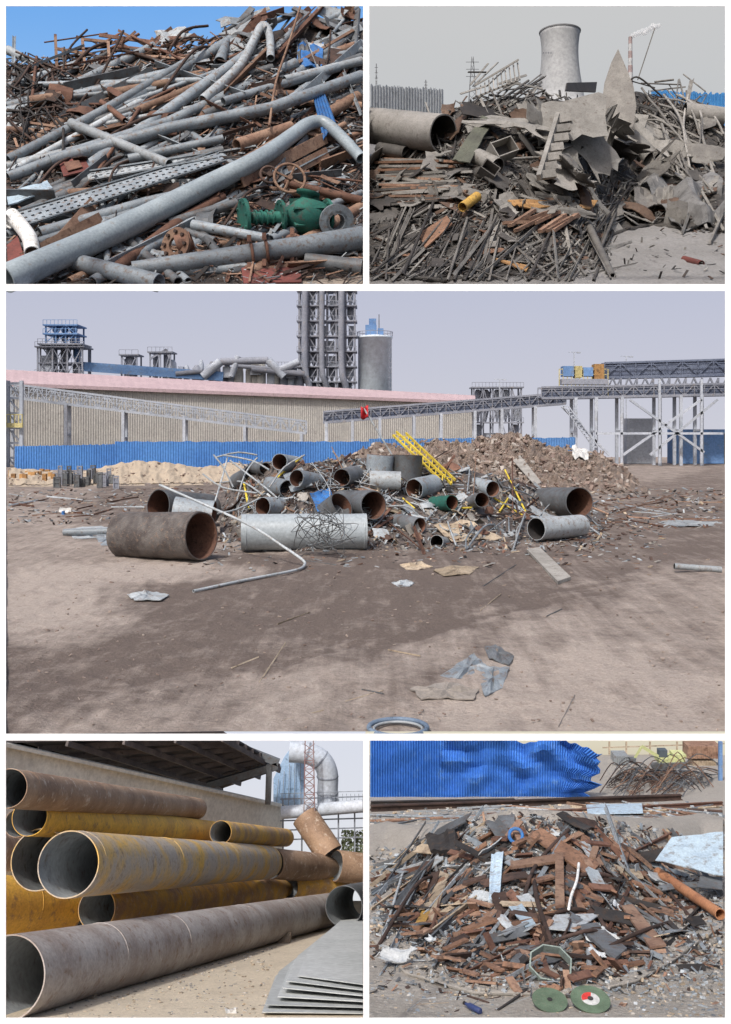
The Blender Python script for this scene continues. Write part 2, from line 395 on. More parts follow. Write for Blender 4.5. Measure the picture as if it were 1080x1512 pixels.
# ================================================================ TOP LEFT
TLH=Heap(PT,[(0,424),(400,424),(440,412),(545,404)],[(0,98),(100,92),(200,84),(300,68),(400,48),(470,36),(545,30)],1.45)
gm=groundmat('grey_gravel_far',c(156,144,132),c(124,114,104),c(100,90,82),UT*1.3)
ground('ground',PT,-60,540,[426]+[420-i*4 for i in range(26)]+[310-i*8 for i in range(22)],60,1.0,gm,lambda x,y:.3,'dusty gravel ground under the pipe heap')
heapmesh(TLH,-10,537,'scrap_heap',mat('scrap_mass',c(70,60,54),c(48,44,44),c(112,104,98),u=UT,feat=9,bump=1),'dark heap of rusty steel scrap','scrap',amp=9,nx=120,ny=60)
ru,lr,dr,gr,dg,lg,dk=[M_(k,UT) for k in('rust','lrust','drust','grey','dgrey','lgrey','dark')]
fr=[M_(k,UT,True) for k in('rust','lrust','drust','drust','grey','dgrey','lgrey','dark','dgrey','drust')]
shards(TLH,5500,(10,534),(62,422),(5,30),(1,4),fr,'scrap_debris','small mixed rusty and grey steel fragments','scrap',inside=lambda x,y:y>lin(TLH.crest,x)-6,lift=(0,10),tilt=.6,align=.3)
rods(TLH,56,(10,530),(92,405),(160,400),(7,18),.38,.17,[(gr,'tube'),(gr,'tube'),(dg,'tube'),(gr,'tube'),(lg,'tube'),(lr,'tube')],'steel_pipe','long grey steel pipe in the scrap heap','pipe','pipes in the heap',lift=(0,12),clip=(11,534,60,416))
rods(TLH,34,(10,530),(100,400),(60,160),(8,15),-.2,.6,[(gr,'tube'),(lr,'tube'),(dg,'tube')],'steel_pipe','shorter grey steel pipe in the scrap heap','pipe','pipes in the heap',lift=(2,14),clip=(11,534,60,416))
rods(TLH,24,(10,530),(100,400),(60,170),(9,16),.3,.4,[(gr,'angle'),(dg,'angle'),(lr,'angle'),(lg,'bar')],'steel_channel','flat grey steel channel in the scrap heap','steel channel','channels in the heap',lift=(6,20),clip=(11,534,60,416))
rods(TLH,130,(10,530),(70,400),(30,130),(2,5.5),.3,.7,[(ru,'tube'),(ru,'angle'),(dr,'angle'),(lr,'bar'),(dr,'wire'),(gr,'angle'),(dk,'bar')],'rusty_bar','rusty steel bar or angle in the scrap heap','steel bar','rusty bars in the heap',lift=(8,26),clip=(11,534,40,416))
rods(TLH,80,(10,120),(90,215),(25,80),(1.5,4),.1,.9,[(dr,'wire'),(dk,'wire'),(dk,'wire'),(dr,'tube')],'steel_rod','bent dark rusty rod tangled in the heap','rod','bent rods in the heap',lift=(10,26),clip=(11,534,70,416))
plates(TLH,70,(12,525),(85,400),(16,50),(10,28),[ru,lr,dr,dg,dr,dg,ru],'steel_plate','bent rusty steel plate in the scrap heap','steel plate','bent plates in the heap',tilt=.6,bend=.6,lift=(4,20),n=4)
rods(TLH,40,(90,330),(54,92),(30,110),(2,6),.1,.45,[(ru,'tube'),(lr,'angle'),(lr,'bar'),(dr,'wire'),(ru,'bar')],'rusty_bar','rusty steel bar sticking up from the heap','steel bar','rusty bars in the heap',lift=(-6,8),clip=(11,534,38,120))
rods(TLH,30,(330,530),(14,70),(30,110),(3,10),.6,.6,[(gr,'tube'),(ru,'angle'),(lg,'bar'),(dg,'tube'),(dg,'bar')],'rusty_bar','rusty steel bar sticking up from the heap','steel bar','rusty bars in the heap',lift=(-6,8),clip=(330,534,12,120))
plates(TLH,26,(340,525),(22,95),(20,50),(14,34),[gr,lg,ru,dg,dg,lr],'steel_plate','bent rusty steel plate in the scrap heap','steel plate','bent plates in the heap',tilt=.8,bend=.8,lift=(2,10),n=4)
quad(TLH,[(345,50,5),(392,10,2),(396,28,6),(356,62,12)],ru,'steel_plate','rusty bent plate on top of the heap','steel plate',crum=10)
quad(TLH,[(228,46,0),(272,40,0),(290,58,6),(238,66,8)],lg,'steel_plate','pale grey sheet on the heap crest','steel plate',crum=10)
e=E('rusty_bed_frame',TLH.p(90,100,20),'rusty bent angle frame standing on the crest','frame'); u=TLH.Z(90,80)/F
for a,b in(((82,52),(84,98)),((84,98),(97,102)),((93,72),(97,102)),((125,92),(122,58)),((122,58),(160,62)),((160,62),(162,96)),((84,72),(130,80))):
    mb=MB(); mb.beam(TLH.p(*a,20),TLH.p(*b,20),4*u,4*u); O(mb,'frame_leg',lr,parent=e)
L1='thick grey steel pipe lying across the heap'
pipe(TLH,[(12,74,14),(60,98,8)],lg,label='pale pipe on the heap crest',lift=6)
for d,m,lf in [
 ([(12,236,15),(150,165,14),(285,86,12)],gr,24),([(12,262,16),(110,225,17),(250,180,16),(437,93,15)],gr,24),
 ([(75,238,20),(250,190,19),(400,160,18),(534,112,17)],gr,28),([(105,182,15),(250,242,14)],lg,40),
 ([(58,125,9),(180,122,9),(320,118,10)],gr,20),([(420,118,12),(534,90,13)],lg,24),([(300,170,14),(534,85,14)],dg,16),
 ([(14,305,16),(150,262,15),(330,222,14)],dg,14),([(60,345,20),(215,300,18),(345,270,16)],gr,20),([(350,215,20),(430,188,18)],lr,26),
 ([(285,332,16),(395,352,14)],gr,32),([(450,385,24),(534,396,28)],dg,12),([(108,386,26),(235,418,28)],gr,24),([(160,140,16),(250,122,12)],lr,20),
 ([(170,398,18),(260,330,16),(330,290,14)],ru,18),([(310,120,13),(200,165,12)],lr,20),([(150,150,8),(185,178,9)],ru,32),([(420,270,12),(534,296,13)],ru,24),
 ([(45,150,16),(92,142,14)],lr,24),([(110,142,8),(232,132,9)],gr,22),([(190,235,14),(330,205,13)],gr,32),([(330,150,13),(500,100,13)],gr,30),([(250,330,16),(350,300,15)],dg,20)]:
    pipe(TLH,d,m,label=L1,lift=lf,group='pipes in the heap')
pipe(TLH,[(8,412,44),(180,337,37),(300,277,31),(385,233,26),(432,200,22),(456,183,20),(478,181,19),(500,198,18),(534,234,17)],mat('bigpipe',c(156,166,171),c(138,148,154),c(124,114,104),u=UT,feat=60,bump=.15,stain=.58,var=.02,rough=.4,spec=.45),label='very long bent grey pipe resting on top of the heap',lift=52,sm=5,seg=28)
pipe(TLH,[(300,148,16),(352,100,14),(374,62,13),(388,38,13),(398,50,12),(400,86,12)],lg,label='grey pipe bent into a hook standing on the heap',lift=28,sm=6)
pipe(TLH,[(325,92,18),(335,60,10)],gr,label='grey pipe end with flange on the heap',lift=20)
pipe(TLH,[(444,8,3.4),(428,60,3.4),(408,120,3.6),(398,186,4)],lr,name='steel_rod',label='long bent orange-rusted rod standing in the heap',cat='rod',lift=42,sm=4,hollow=0,seg=8)
e=E('flanged_pipe',TLH.p(380,372,30),'grey pipe with rusty clamp flanges at the heap foot','pipe')
pipe(TLH,[(196,398,24),(370,375,30),(534,352,36)],gr,name='pipe_body',label=None,cat=None,lift=26,parent=e,seg=24)
for x,y,w in((370,375,40),(392,371,38),(433,366,42)):
    a=TLH.p(x,y,38);b=TLH.p(x+5,y-.6,38);mb=MB();u=a.y/F
    mb.lathe(a,b-a,[(0,w*.42*u),(0.1,w*.5*u),(4*u,w*.5*u),(4*u+.1,w*.4*u)],18)
    mb.box(a+V(0,-w*.4*u,-w*.5*u),V(3*u,0,0),V(0,2*u,0),V(0,0,5*u)); mb.box(a+V(0,-w*.4*u,w*.5*u),V(3*u,0,0),V(0,2*u,0),V(0,0,5*u))
    O(mb,'clamp',ru,parent=e)
def tray(cs,label,nh,mm_):
    e=E('cable_tray',TLH.p(cs[0][0],cs[0][1],25),label,'cable tray')
    C=[TLH.p(x,y,l) for x,y,l in cs]; u=C[0].y/F
    nrm=(C[1]-C[0]).cross(C[3]-C[0]).normalized(); nrm=nrm if nrm.y<0 else -nrm
    mb=MB(); ed=[0,.14,.24,.44,.54,.74,.84,1]
    def q(s,t): return C[0].lerp(C[1],s).lerp(C[3].lerp(C[2],s),t)
    for i in range(0,7,2): mb.sheet([[q(s/8,ed[i]) for s in range(9)],[q(s/8,ed[i+1]) for s in range(9)]],1.2*u,nrm)
    for i in range(1,6,2):
        for k in range(nh):
            s0=k/nh;s1=(k+.55)/nh; mb.sheet([[q(s0,ed[i]),q(s1,ed[i])],[q(s0,ed[i+1]),q(s1,ed[i+1])]],1.2*u,nrm)
    O(mb,'tray_web',mm_,parent=e)
    for t in(0,1):
        mb=MB(); mb.beam(q(0,t)+nrm*2*u,q(1,t)+nrm*2*u,5*u,2*u); O(mb,'side_rail',gr,parent=e)
tray([(22,314,36),(322,224,36),(334,238,44),(38,334,46)],'long perforated grey steel cable tray lying on pipes',30,M_('grey',UT))
tray([(128,255,36),(318,226,34),(322,234,38),(132,268,40)],'short perforated steel channel on the heap',18,M_('lgrey',UT))
def handwheel(cx,cy,r,S,lift,m,label):
    e=E('hand_wheel',S.p(cx,cy+r,lift),label,'valve wheel'); c0=S.p(cx,cy,lift);u=c0.y/F
    ax=V(.25,-1,.25).normalized(); x=ax.orthogonal().normalized(); y=ax.cross(x)
    mb=MB(); mb.tube([c0+(x*math.cos(a)+y*math.sin(a))*r*u for a in [k*2*math.pi/28 for k in range(29)]],2.1*u,8,0); O(mb,'rim',m,parent=e)
    for k in range(4):
        a=k*math.pi/2+.4; mb=MB(); mb.beam(c0+(x*math.cos(a)+y*math.sin(a))*3*u,c0+(x*math.cos(a)+y*math.sin(a))*(r-1)*u,2.6*u); O(mb,'spoke',m,parent=e)
    mb=MB(); mb.lathe(c0-ax*4*u,ax,[(0,4*u),(8*u,4*u)],12); O(mb,'hub',m,parent=e)
    mb=MB(); mb.lathe(c0-ax*30*u,ax,[(0,3*u),(25*u,2*u)],10); O(mb,'stem',m,parent=e)
handwheel(428,263,23,TLH,84,lr,'rusty tan round hand wheel on a valve stem')
handwheel(398,258,13,TLH,66,dr,'small dark rusty hand wheel in the heap')
gn=M_('green',UT)
e=E('gate_valve',TLH.p(440,345,20),'green cast valve with flanges lying on scrap','valve')
u=TLH.Z(440,320)/F; a=TLH.p(360,322,50); b=TLH.p(505,318,54); ax=(b-a).normalized()
def vp(t): return a+ax*t*u
mb=MB(); mb.lathe(vp(60),ax,[(0,9*u),(4*u,13*u),(14*u,22*u),(28*u,27*u),(42*u,25*u),(56*u,20*u),(64*u,14*u)],24)
for k in range(6):
    an=k*math.pi/3; x=ax.orthogonal().normalized();y=ax.cross(x); d=x*math.cos(an)+y*math.sin(an); mb.beam(vp(68)+d*20*u,vp(112)+d*21*u,3*u,10*u,up=d)
O(mb,'valve_body',gn,parent=e)
mb=MB(); mb.lathe(vp(12),ax,[(0,8*u),(46*u,8*u),(50*u,12*u)],18); [mb.lathe(vp(t),ax,[(0,10.5*u),(2.4*u,10.5*u)],18) for t in(16,24,32,40)]; O(mb,'bonnet',gn,parent=e)
for t,r,w,n_ in((-2,27,5,'end_flange'),(52,24,4,'body_flange'),(122,24,4,'outlet_collar')):
    mb=MB(); mb.lathe(vp(t),ax,[(0,r*u),(w*u,r*u)],24)
    for k in range(8):
        an=k*math.pi/4; x=ax.orthogonal().normalized();y=ax.cross(x); mb.lathe(vp(t-2)+(x*math.cos(an)+y*math.sin(an))*(r-4)*u,ax,[(0,2*u),((w+4)*u,2*u)],6,sm=False)
    O(mb,n_,gn,parent=e)
mb=MB(); f0=vp(132)+V(0,-6*u,-8*u); fa=V(.25,-.8,-.25).normalized()
mb.tube([f0,f0+fa*26*u],[16*u,16*u],24,.72); mb.tube([f0+fa*20*u,f0+fa*26*u],[25*u,25*u],28,.5); O(mb,'outlet_flange',gr,parent=e)
mb=MB(); mb.lathe(vp(92)+V(0,0,20*u),V(.2,0,1),[(0,10*u),(10*u,10*u),(11*u,17*u),(15*u,17*u)],20); O(mb,'top_flange',gn,parent=e)
e=E('pipe_flange',TLH.p(260,380,20),'rusty flanged pipe stub lying in scrap','flange')
f0=TLH.p(262,362,44);u=f0.y/F;fa=V(-.45,-.8,.1).normalized()
mb=MB(); mb.tube([f0+V(22*u,0,8*u),f0],[13*u,15*u],18,.85); O(mb,'stub',ru,parent=e)
mb=MB(); mb.tube([f0,f0+fa*5*u],[26*u,26*u],24,.45); O(mb,'flange',lr,parent=e)
for k in range(8):
    aa=k*math.pi/4; x=fa.orthogonal().normalized();y=fa.cross(x); mb=MB(); mb.lathe(f0+fa*5*u+(x*math.cos(aa)+y*math.sin(aa))*19*u,fa,[(0,3*u),(4*u,3*u)],6,sm=False); O(mb,'bolt',dr,parent=e)
pipe(TLH,[(18,318,22),(30,332,23),(44,352,23),(48,374,23)],M_('white',UT),label='white bent pipe elbow at the heap foot',lift=54,sm=4,seg=20)
pipe(TLH,[(10,326,25),(24,320,26)],M_('white',UT),name='pipe_flange',label='white pipe flange collar',cat='flange',lift=56,seg=20)
quad(TLH,[(10,362,50),(26,348,50),(38,384,56),(12,392,58)],M_('red',UT),'steel_plate','dark red painted steel box panel','steel plate')
quad(TLH,[(10,284,34),(70,266,38),(78,278,44),(12,302,46)],M_('pblue',UT),'steel_sheet','pale blue sheet lying on the heap','steel sheet',crum=6)
e=E('junction_box',TLH.p(108,262,40),'dark red rusty box lid on the heap','box')
quad(TLH,[(86,236,36),(122,228,36),(134,250,42),(94,260,44)],M_('red',UT),'box_lid','dark red rusty lid',None,parent=e)
quad(TLH,[(94,240,46),(116,235,46),(122,246,48),(100,252,50)],ru,'lid_panel','rusty inner panel',None,parent=e,th=1)
quad(TLH,[(462,140,44),(478,132,44),(496,180,50),(478,206,54)],M_('blue',UT),'corrugated_sheet','bright blue corrugated sheet standing in the heap','corrugated sheet',corr=5)
quad(TLH,[(440,66,24),(478,62,24),(476,96,28),(438,98,28)],M_('blue',UT),'steel_box','blue painted crumpled box on the heap','box',crum=12)
quad(TLH,[(438,62,22),(452,56,20),(458,90,28),(440,96,28)],dg,'steel_sheet','grey folded sheet beside a blue box','steel sheet',crum=8)
quad(TLH,[(356,390,20),(442,382,20),(446,416,24),(360,418,24)],M_('red',UT),'steel_plate','rusty red steel plate below the pipe','steel plate')
# ================================================================ TOP RIGHT
TRH=Heap(PT,[(540,404),(650,414),(740,405),(850,392),(905,345),(960,330),(1080,345)],[(540,236),(600,215),(650,185),(690,150),(780,142),(860,150),(940,135),(1000,150),(1040,170),(1080,192)],1.35)
gm2=groundmat('ash_gravel',c(138,136,134),c(108,105,102),c(92,88,86),UT*1.2)
ground('ground',PT,540,1160,[426]+[423-i*3 for i in range(55)]+[260-i*6 for i in range(16)],80,.8,gm2,lambda x,y:.75 if x<850 else .25,'grey ash and gravel ground around the heap')
heapmesh(TRH,542,1090,'scrap_heap',mat('grey_scrap_mass',c(72,68,64),c(52,50,48),c(100,96,92),u=UT,feat=9,bump=1),'dark grey heap of mixed steel scrap','scrap',amp=9,nx=120,ny=60)
g1,g2,g3,g4,g5,g6=[mat('dull_'+k,*v,u=UT,var=.2) for k,v in {'a':(c(120,117,112),c(100,97,94),c(80,70,62)),'b':(c(90,87,84),c(74,71,68),c(64,56,50)),'c':(c(142,139,134),c(120,117,112),c(98,90,82)),'d':(c(104,84,70),c(86,68,58),c(60,50,46)),'e':(c(66,62,60),c(52,50,48),c(72,62,54)),'f':(c(156,152,147),c(138,135,130),c(114,108,102))}.items()]  # overcast light put into the colours as darker greys and browns
fr2=[mat('dullf_'+k,*v,u=UT,island=True,var=.4) for k,v in {'a':(c(112,110,106),c(92,90,88),c(78,66,58)),'b':(c(82,80,78),c(64,62,60),c(62,54,48)),'c':(c(136,134,130),c(114,112,106),c(96,88,80)),'d':(c(92,74,62),c(76,60,52),c(58,48,44)),'e':(c(58,54,52),c(44,42,41),c(70,58,50))}.items()]  # fragment colours darkened the same way for overcast light
ins=lambda x,y:lin(TRH.crest,x)-4<y
shards(TRH,5000,(548,1070),(140,413),(4,20),(1,4),fr2,'scrap_debris','small grey and brown scrap fragments','scrap',inside=lambda x,y:ins(x,y) and (y<330 or x<900 or R.random()<.14),lift=(0,6),tilt=.6)
rods(TRH,90,(550,1065),(150,330),(25,100),(2,5),.4,.9,[(g1,'tube'),(g2,'bar'),(g3,'bar'),(g3,'angle'),(g1,'angle'),(g4,'bar'),(g5,'tube'),(g3,'tube')],'steel_bar','dusty grey steel bar in the heap','steel bar','grey bars in the scrap heap',lift=(2,18),clip=(549,1069,118,414),inside=ins)
rods(TRH,170,(555,900),(300,410),(40,150),(1.8,4.6),.7,.45,[(g1,'tube'),(g2,'tube'),(g3,'angle'),(g1,'bar'),(g5,'tube')],'steel_tube','thin grey steel tube spread at the heap foot','steel tube','thin tubes at the heap foot',lift=(1,10),clip=(549,1060,250,414))
rods(TRH,16,(760,900),(330,400),(30,90),(2.,5),-.9,.3,[(g1,'tube'),(g3,'bar')],'steel_tube','thin grey steel tube spread at the heap foot','steel tube','thin tubes at the heap foot',lift=(1,8),clip=(700,1060,250,414))
rods(TRH,30,(690,800),(105,165),(25,70),(2,4),.6,.35,[(g3,'bar'),(g1,'angle'),(g2,'tube')],'steel_bar','dusty grey steel bar in the heap','steel bar','grey bars in the scrap heap',lift=(-4,10),clip=(680,1069,86,200))
rods(TRH,22,(940,1050),(115,185),(25,70),(1.5,3.2),-.5,.8,[(g2,'wire'),(g1,'tube'),(g1,'bar')],'steel_bar','dusty grey steel bar in the heap','steel bar','grey bars in the scrap heap',lift=(-4,10),clip=(930,1069,104,220))
rods(TRH,24,(960,1045),(170,260),(60,130),(2.5,4.5),-1.1,.3,[(g3,'wire'),(g1,'wire'),(g6,'wire')],'bent_tube','pale bent tube hanging down the heap','tube','bent tubes in the heap',lift=(10,22),clip=(930,1069,140,300))
plates(TRH,120,(560,1060),(165,330),(20,75),(12,44),[g1,g2,g3,g4,g5,g1,g3],'steel_plate','dusty grey bent plate in the heap','steel plate','plates in the grey heap',tilt=.5,bend=.8,lift=(2,16),inside=ins,n=6,jag=.25)
plates(TRH,16,(740,990),(185,290),(60,110),(36,64),[g1,g3,g6,g2,g3],'torn_sheet','large torn bent grey sheet in the heap','steel sheet','large torn sheets',tilt=.6,bend=.7,lift=(18,40),inside=ins,n=8,jag=.45,th=.8)
plates(TRH,28,(560,900),(310,400),(20,46),(8,18),[g4,g2,M_('wood',UT),g1,g5],'steel_plate','dusty grey bent plate in the heap','steel plate','plates in the grey heap',tilt=.4,bend=.3,lift=(2,10),n=4)
def bigpipe(x1,y1,x2,y2,w,dz,m,mi,label,S=TRH,lift=20,seg=40,th=.92):
    z2=S.Z(x2,y2)*(1-lift/F); z1=z2*dz; mb=MB(); a=P(x1,y1,z1);b=P(x2,y2,z2); mb.tube([a.lerp(b,i/5) for i in range(6)],[w/2*z2/F]*6,seg,th,0,1,wob=.03); return O(mb,'duct_pipe',[m,mi],label,'pipe')
bigpipe(548,186,655,197,56,1.08,g6,g5,'huge pale grey pipe with open end on the heap',lift=50)
bigpipe(1068,174,1010,166,30,1.0,g6,g5,'pale grey pipe lying behind the heap',lift=36)
bigpipe(560,220,600,226,20,1.02,g2,g5,'dark rusty drum pipe under a big pipe',lift=34)
bigpipe(705,232,735,246,26,1.02,g3,g5,'short grey bent duct piece in the heap',lift=44)
bigpipe(690,262,735,250,22,1.02,g2,g5,'dark grey duct piece in the heap',lift=40)
bigpipe(930,205,962,235,30,1.02,g3,g5,'grey drum with open end in the heap',lift=44)
for i in range(26):
    x0=R.uniform(550,575); x1=R.uniform(640,700); y=234+i*2.6; dy=R.uniform(-4,8); l=28+R.uniform(0,8)
    mb=MB(); uu=TRH.Z(600,y)/F; mb.beam(TRH.p(x0,y+dy,l),TRH.p(x1,y+R.uniform(-4,4),l),6*uu,3.4*uu); O(mb,'rusty_beam',R.choice([M_('wood',UT),M_('lrust',UT),g3,g2]),'flat rusty brown beam stacked with others','beam','stacked rusty beams')
def T(cs,m,name,label,cat,**k): return quad(TRH,cs,m,name,label,cat,**k)
zp=TRH.Z(900,205)*(1-60/F)
gp=mat('torn_plate',c(142,138,132),c(124,120,115),c(104,97,90),u=UT,feat=40,var=.02,bump=.5,stain=.55)
C=[(913,72),(925,100),(936,128),(940,156),(936,184),(922,202),(902,206),(884,198),(888,160),(893,122),(903,92)]
mb=MB(); mb.poly([P(x,y,zp+(200-y)*.12) for x,y in C],V(0,1.2*UT,0)); O(mb,'pointed_plate',gp,'large pointed grey brown steel plate standing upright','steel plate')
C=[(792,156),(812,149),(830,150),(868,140),(884,136),(896,140),(894,170),(898,200),(876,203),(860,198),(846,208),(828,200),(812,214),(798,206),(796,180)]
zw=TRH.Z(845,205)*(1-80/F); mb=MB(); mb.poly([P(x,y,zw+(200-y)*.15) for x,y in C],V(0,1.2*UT,0)); O(mb,'torn_plate',g3,'broad flat grey brown torn plate on the heap','steel plate')
T([(838,122,60),(882,121,60),(880,136,64),(836,134,64)],g5,'steel_plate','dark small plate on the heap crest','steel plate')
def obox(S,x,y,w,h,dpt,ang,lift,m,label):
    e=E('steel_box',S.p(x,y+h/2,lift),label,'box'); q=S.p(x,y,lift);u=q.y/F
    ax=Matrix.Rotation(ang,3,'Y')@V(1,0,0); n=V(.25,-1,.35).normalized(); ax=(ax-n*ax.dot(n)).normalized(); ay=n.cross(ax)
    mb=MB()
    for s in(-1,1):
        mb.box(q+ax*s*w/2*u,ax*.8*u,ay*(h/2+.8)*u,n*dpt/2*u); mb.box(q+ay*s*h/2*u,ax*(w/2-.9)*u,ay*.8*u,n*dpt/2*u)
    O(mb,'box_wall',m,parent=e); mb=MB(); mb.box(q-n*dpt*.4*u,ax*(w/2-1)*u,ay*(h/2-1)*u,n*.5*u); O(mb,'box_floor',g5,parent=e)
for a in [(742,222,36,24,22,-.5,64,g3,'open square grey steel box'),(878,204,32,46,20,.35,96,g6,'bent grey steel box with torn open end'),(722,252,24,18,18,.6,50,g2,'small grey open box in the heap')]: obox(TRH,*a)
T([(668,236,44),(712,170,38),(728,176,40),(694,240,48)],mat('moss',c(112,114,100),c(94,94,84),c(76,72,64),u=UT),'steel_plate','greenish grey narrow plate leaning in the heap','steel plate',crum=5)
e=E('slotted_casting',TRH.p(825,262,40),'pale slotted steel casting standing in the heap','steel casting')
uu=TRH.Z(820,220)/F
for i,(x,y) in enumerate([(834,176),(829,190),(824,204),(819,218),(815,232),(810,246),(806,258)]):
    mb=MB(); mb.box(TRH.p(x+R.uniform(-2,2),y,104),V(R.uniform(9,13)*uu,0,1.5*uu),V(0,6*uu,0),V(-1*uu,0,5*uu)); O(mb,'block',g6,parent=e)
mb=MB(); mb.beam(TRH.p(824,170,104),TRH.p(796,262,104),6*uu,8*uu); O(mb,'side_bar',g3,parent=e)
T([(930,268,26),(985,262,26),(1000,300,30),(940,306,32)],g1,'steel_sheet','curled grey sheet at the heap foot','steel sheet',crum=18,n=8)
T([(945,274,20),(1066,262,24),(1068,322,30),(1008,338,36)],mat('tarp',c(122,121,120),c(96,95,94),c(70,68,66),u=UT),'steel_sheet','large crumpled dark grey sheet at the heap foot','steel sheet',crum=34,n=14,th=1)
T([(750,295,44),(884,296,44),(872,308,48),(768,304,48)],M_('orange',UT),'steel_plate','long pointed tan-orange plate','steel plate',crum=8)
T([(716,376,16),(745,384,16),(782,392,16),(778,399,16)],M_('orange',UT),'steel_plate','small tan plate at the heap foot','steel plate')
T([(618,345,22),(660,318,20),(668,330,24),(628,366,26)],M_('wood',UT),'steel_plate','brown plate at the heap foot','steel plate')
pipe(TRH,[(683,306,15),(705,290,15)],M_('ochre',UT),label='short yellow pipe offcut in the heap',lift=38)
pipe(TRH,[(1010,382,9),(1036,390,11)],M_('red',UT),label='short reddish pipe on the ground',lift=2)
pipe(TRH,[(868,330,11),(905,408,10)],g1,label='grey tube on the ground near the heap',lift=6)
for i in range(10):
    mb=MB(); x=760+i*9; mb.beam(TRH.p(x-16,R.uniform(322,342),34),TRH.p(x+20,R.uniform(306,330),34),7*uu,4*uu); O(mb,'rusty_beam',M_('lrust',UT),'short rusty brown beam in a bundle','beam','short rusty beams')
e=E('steel_grating',TRH.p(735,140,0),'pale steel ribbed grating on the heap crest','grating')
for i in range(11):
    t=i/10; mb=MB(); mb.beam(P(704+60*t,128-40*t+2,375),P(700+64*t+4,142-24*t,370),1.6*.25,3*.25); O(mb,'grating_bar',g6,parent=e)
for y0,y1 in((126,88),(144,118)):
    mb=MB(); mb.beam(P(702,y0,373),P(766,y1,373),2.4*.25); O(mb,'grating_edge',g6,parent=e)
base=CZ-54.8+.353*1500; uc=1500/F; X0=P(827,0,1500).x
prof=[(150,36),(138,34),(126,32),(114,30),(102,28.4),(90,27.2),(78,26.8),(68,27),(60,27.8),(53,28.8),(47,29.8)]
mb=MB(); vs=[(P(827,y,1500).z-base,w*uc) for y,w in prof]
mb.lathe(V(X0,1500,base),V(0,0,1),[(0,50*uc)]+vs+[(vs[-1][0],28*uc),(vs[-1][0]-12,27*uc)],64)
e=E('cooling_tower',V(X0,1500,base),'pale concrete hyperbolic cooling tower beyond the heap','cooling tower')
O(mb,'tower_shell',mat('tower_concrete',c(162,163,164),c(156,157,158),c(148,148,148),u=1.0,feat=90,var=.02,bump=.03,stain=.66),parent=e)
mb=MB(); mb.lathe(V(X0,1500,P(0,48.5,1500).z),V(0,0,1),[(0,30.3*uc),(1.6*uc,30.6*uc)],64); O(mb,'rim_band',mat('rimc',c(138,138,140),c(130,130,132),u=1.,var=.02),parent=e)
mb=MB()
for i in range(4):
    cx=803+i*3.6; yy=78; zz=1500-26.6*math.sin(math.acos((827-cx)/26.8))-2
    for a,b_ in(((0,-1.6),(0,1.6)),((-1.2,-.6),(1.2,-.6)),((-1.1,1),(1.1,.8))):
        mb.beam(P(cx+a[0],yy+a[1],zz),P(cx+b_[0],yy+b_[1],zz),.5*uc,.5*uc)
O(mb,'painted_lettering',mat('ltr',c(110,112,118),c(104,106,112),u=1.),parent=e)
e=E('chimney',V(P(931,100,1600).x,1600,CZ-54.8+.353*1600),'slim red and white banded chimney beyond the heap','chimney')
for i in range(9):
    y0=150-i*10.6;y1=y0-10.6; mb=MB(); r0=(4.2-i*.17)*1600/F; X=P(931,y0,1600)
    mb.lathe(X,V(0,0,1),[(0,r0),(P(931,y1,1600).z-X.z,r0*.96)],18); O(mb,'chimney_band',mat('chw' if i%2 else 'chr',*((c(190,190,190),c(182,182,182)) if i%2 else (c(160,142,140),c(154,136,134))),u=1.,var=.03),parent=e)
sm=bpy.data.materials.new('smoke'); sm.use_nodes=True; nn=sm.node_tree.nodes; ll=sm.node_tree.links
nn['Principled BSDF'].inputs['Base Color'].default_value=(.85,.86,.88,1); nn['Principled BSDF'].inputs['Roughness'].default_value=1
tcx=nn.new('ShaderNodeLayerWeight'); tcx.inputs[0].default_value=.35; tz=nn.new('ShaderNodeTexNoise'); tz.inputs['Scale'].default_value=.08
mr=nn.new('ShaderNodeMath'); mr.operation='SUBTRACT'; mr.inputs[0].default_value=.8; ll.new(tcx.outputs['Facing'],mr.inputs[1]); m5=nn.new('ShaderNodeMath'); m5.operation='MULTIPLY'; ll.new(mr.outputs[0],m5.inputs[0]); ll.new(tz.outputs[0],m5.inputs[1]); m5.use_clamp=True
ll.new(m5.outputs[0],nn['Principled BSDF'].inputs['Alpha'])
mb=MB()
for x,y,r in((933,53,4),(937,51,4.5),(942,49,5),(948,47,5.5),(954,45,5),(960,42,5.5),(966,40,5),(972,38,4),(951,49,4),(963,38,4)):
    cc=P(x,y,1600+R.uniform(-8,8)); rr=r*1600/F
    mb.lathe(cc-V(0,0,rr),V(.3,0,1),[(rr*(1-math.cos(k*math.pi/10)),max(.02,rr*math.sin(k*math.pi/10))) for k in range(11)],16)
O(mb,'smoke_plume',sm,'white smoke drifting from the chimney','smoke',kind='stuff')
def pylon(px,y0,y1,w,Z,label,m):
    a=P(px,y1,Z);b=P(px,y0,Z);u=Z/F; mb=MB(); n=7; prev=None
    for i in range(n+1):
        t=i/n; ww=w*(1-.8*t)*u/2; ce=V(a.x,Z,a.z+(b.z-a.z)*t); cs=[ce+V(sx*ww,sy*ww,0) for sx,sy in((-1,-1),(1,-1),(1,1),(-1,1))]
        if prev:
            for k in range(4): mb.beam(prev[k],cs[k],.6*u); mb.beam(prev[k],cs[(k+1)%4],.4*u)
        prev=cs
    for t in(.62,.76,.9):
        z=a.z+(b.z-a.z)*t; mb.beam(V(a.x-w*.8*u,Z,z),V(a.x+w*.8*u,Z,z),.6*u)
    O(mb,'transmission_tower',m,label,'pylon')
pm=mat('pyl',c(110,112,116),c(100,102,106),u=1.,var=.05)
pylon(698,84,160,12,1400,'lattice power transmission tower beyond the yard',pm)
